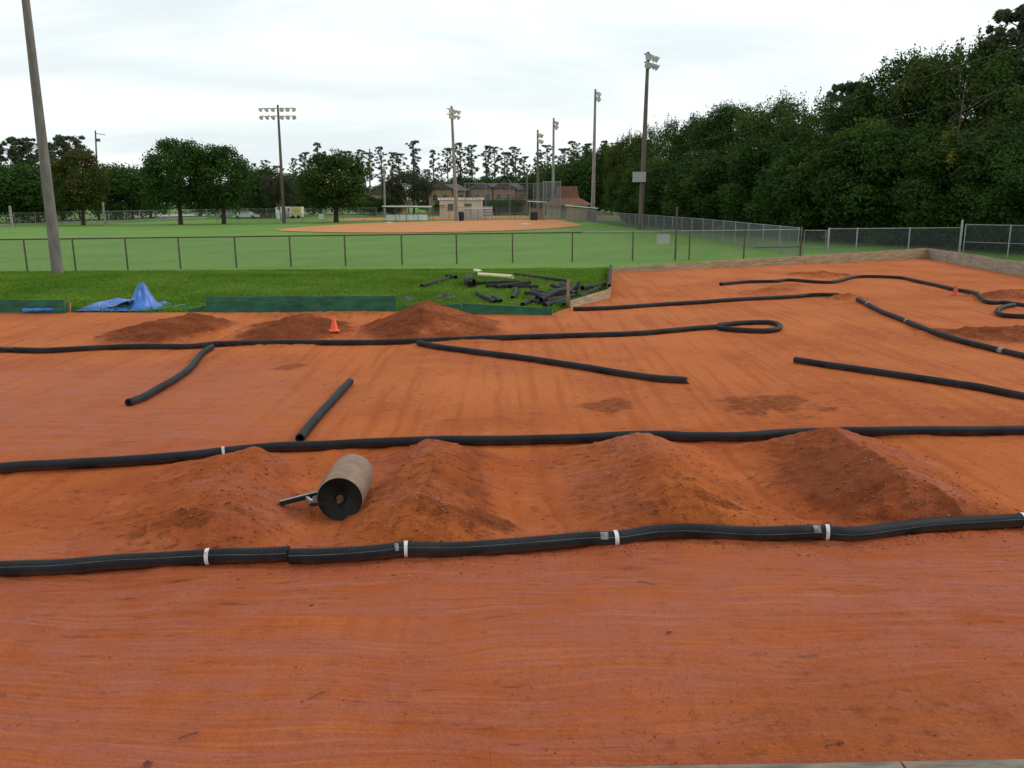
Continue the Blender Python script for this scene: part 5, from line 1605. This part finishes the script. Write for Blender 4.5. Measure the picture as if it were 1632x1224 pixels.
car('white parked car left of the low tan building', 393, 158, 4.6, 'carwhite')
car('silver parked car farther left under the pair of round trees', 366, 170, 4.6, 'carsilver', False, .1)
car('white van beside the yellow emblem trailer', 457, 158, 3.6, 'carwhite', True)
Yd = 157; p, q = G(464, Yd), G(483, Yd); c = (p + q) / 2; h = AT(473, 329, Yd).z - FZ
tr = empty('box_trailer', c, 'white box trailer with a yellow emblem left of the dome shaped tree', 'trailer')
mb = MB(c); mb.box(c + Vector((0, 0, h * .55)), (q.x - p.x, 2, h * .85)); mb.build('box', M['cream'], tr)
mb = MB(c)
e = c + Vector((.1, -1.02, h * .68)); mb.add([e + Vector((math.cos(k * .5236) * .85, 0, math.sin(k * .5236) * .38 * (1.2 if k % 3 == 0 else 1))) for k in range(12)] + [e + Vector((math.cos(k * .5236) * .85, .03, math.sin(k * .5236) * .38 * (1.2 if k % 3 == 0 else 1))) for k in range(12)], [tuple(range(12))[::-1]] + [(k, (k + 1) % 12, 12 + (k + 1) % 12, 12 + k) for k in range(12)]); mb.build('emblem', M['yellow'], tr)
for x in (-.5, .5):
    mb = MB(c); mb.tube([c + Vector((x, -1.0, .3)), c + Vector((x, -.75, .3))], .3, 14); mb.build('wheel', M['tyre'], tr)
for (xb, Yd, hh, lab) in ((445, 155, 1.7, 'white upright cabinet left of the white van'), (512, 150, .9, 'small white box by the lone dome shaped tree')):
    g = G(xb, Yd); mb = MB(); mb.box((0, 0, hh / 2), (.8, .5, hh)); mb.box((0, 0, hh + .03), (.9, .6, .06)); tag(mb.build('utility_cabinet', M['carwhite'], loc=g), lab, 'cabinet')
# short concrete posts at far left
for (xb, Yd, yt, lab) in ((20, 110, 328, 'short tan post at the far left fence'), (168, 116, 322, 'short pale post behind the brownish tree')):
    g = G(xb, Yd); hh = AT(xb, yt, Yd).z - FZ
    mb = MB(); mb.tube([(0, 0, -.1), (0, 0, hh * .98), (0, 0, hh)], [.17, .15, .10], 10); tag(mb.build('short_post', M['palebark'], loc=g), lab, 'post')

# ------------------------------------------------------------------ near edge board, clods and litter
pa_ = P(900, 1232, .02); pb_ = P(1760, 1216, .02)
ro = empty('edge_board', (pa_.x, pa_.y, 0), 'grey wooden edge board along the bottom right of the picture', 'board')
d_ = (pb_ - pa_).normalized()
for k in range(2):
    u = pa_.lerp(pb_, k * .62); v = pa_.lerp(pb_, min(1, k * .62 + .615))
    mb = MB((pa_.x, pa_.y, 0)); nrm = Vector((d_.y, -d_.x, 0)) * .05
    mb.beam(u + nrm + Vector((0, 0, -.03)), v + nrm + Vector((0, 0, -.03)), .09, .13); mb.build('plank', M['edgewood'], ro)


def clods(name, n, sampler, size, mat, label, seed):
    rg = np.random.default_rng(seed)
    x, y = sampler(rg, n)
    n = len(x)
    z = ground_top(x, y)
    s = size[0] + (size[1] - size[0]) * rg.random(n) ** 3
    oct_ = np.array([(1, 0, 0), (-1, 0, 0), (0, 1, 0), (0, -1, 0), (0, 0, 1), (0, 0, -1), (.6, .6, .5), (-.6, .5, .6)], float)[:6]
    fc = np.array([(0, 2, 4), (2, 1, 4), (1, 3, 4), (3, 0, 4), (2, 0, 5), (1, 2, 5), (3, 1, 5), (0, 3, 5)])
    V = oct_[None] * s[:, None, None] * rg.uniform(.55, 1.25, (n, 6, 1)) * np.array([1.1, 1.0, .7])
    V = V + rg.normal(0, .22, V.shape) * s[:, None, None]
    an = rg.uniform(0, 6.28, n); ca_, sa_ = np.cos(an)[:, None], np.sin(an)[:, None]
    Vx = V[..., 0] * ca_ - V[..., 1] * sa_ + x[:, None]; Vy = V[..., 0] * sa_ + V[..., 1] * ca_ + y[:, None]; Vz = V[..., 2] + (z + s * .25)[:, None]
    Fq = (fc[None] + (np.arange(n) * 6)[:, None, None]).reshape(-1, 3)
    me = mesh_np(name, np.stack([Vx, Vy, Vz], -1).reshape(-1, 3), Fq, mat)
    return tag(link(name, me), label, 'soil clods', kind='stuff')


def s_mounds(rg, n):
    xs_, ys_ = [], []
    for m in MOUNDS:
        pts = np.array(m['p']); k = int(n / len(MOUNDS))
        t = rg.random(k) * (len(pts) - 1); i = np.minimum(t.astype(int), len(pts) - 2); f_ = (t - i)[:, None]
        c = pts[i, :2] * (1 - f_) + pts[i + 1, :2] * f_
        xs_.append(c[:, 0] + rg.normal(0, .5, k) * m['wr']); ys_.append(c[:, 1] + rg.normal(0, .25, k))
    return np.concatenate(xs_), np.concatenate(ys_)


def s_flat(rg, n):
    y = 3.3 + 20 * rg.random(n) ** 1.8; x = rg.uniform(-.72, .72, n) * y
    k = vnoise(x * .9, y * .9, 401) > rg.uniform(.35, .8, n)
    k &= poly_sd(x, y, TRK) < -.2
    return x[k], y[k]


def s_near(rg, n):
    y = rg.uniform(3.3, 4.8, n); x = rg.uniform(-2.8, 3.4, n)
    k = vnoise(x * 2.2, y * 3.5, 405) > rg.uniform(.45, .85, n)
    return x[k], y[k]


def s_pipe(rg, n):
    i = rg.integers(0, len(pi2[1]), n); q = pi2[1][i]
    return q[:, 0] + rg.normal(0, .08, n), q[:, 1] + np.where(rg.random(n) < .5, rg.normal(.16, .07, n), rg.normal(-.12, .04, n))


clods('soil_clods', 11000, s_mounds, (.002, .018), M['clod'], 'loose red soil clods on the mounds', 1)
clods('soil_clods', 4000, s_flat, (.002, .009), M['clod'], 'loose red crumbs scattered over the track', 2)
clods('soil_clods', 3000, s_near, (.0015, .007), M['clod'], 'fine trampled crumbs at the near edge', 3)
clods('soil_clods', 2500, s_pipe, (.002, .011), M['clod'], 'crumbs gathered against the nearest pipe', 4)
clods('pale_grit', 2200, s_mounds, (.003, .012), M['stone'], 'pale grit in the mound soil', 5)
clods('pale_grit', 500, s_flat, (.003, .008), M['stone'], 'pale grit on the track surface', 6)
# twigs and fallen leaf
rd = random.Random(9)
for (a, b, L, an, lab) in ((503, 1108, .06, .8, 'thin twig lying on the near clay left of centre'), (300, 1172, .05, .5, 'small twig at the lower left of the near clay'), (250, 1219, .03, .3, ''), (1030, 930, .07, 2.7, 'thin twig just below the nearest pipe'), (1330, 1190, .05, .2, 'pale twig at the lower right of the near clay')):
    if not lab: continue
    p = P(a, b); z = float(ground_top(p.x, p.y)[0]); e = Vector((math.cos(an), math.sin(an), 0)) * L
    mb = MB(p); mb.tube([Vector((p.x, p.y, z + .003)) - e, Vector((p.x, p.y, z + .009)), Vector((p.x, p.y, z + .004)) + e], .0028, 6)
    tag(mb.build('twig', M['twig'], loc=p), lab, 'twig')
for (a, b, s_, lab) in ((236, 1219, .028, 'dark red fallen leaf at the bottom left'), (1066, 1011, .020, 'dark fallen leaf on the near clay right of centre'), (1338, 1190, .018, 'small grey leaf near the edge board')):
    p = P(a, b); z = float(ground_top(p.x, p.y)[0]) + .006
    mb = MB(p); pts = [Vector((p.x, p.y, z)) + Vector((x * s_, y * s_, zz * s_)) for x, y, zz in ((-1, 0, .1), (-.4, .5, .5), (.4, .45, .3), (1.1, 0, .6), (.4, -.45, .2), (-.4, -.5, .3), (0, 0, 0))]
    mb.add(pts, [(6, 0, 5), (6, 1, 0), (6, 2, 1), (6, 3, 2), (6, 4, 3), (6, 5, 4)])
    o = mb.build('fallen_leaf', M['leafbit'], loc=p); md = o.modifiers.new('thick', 'SOLIDIFY'); md.thickness = .002
    tag(o, lab, 'leaf')
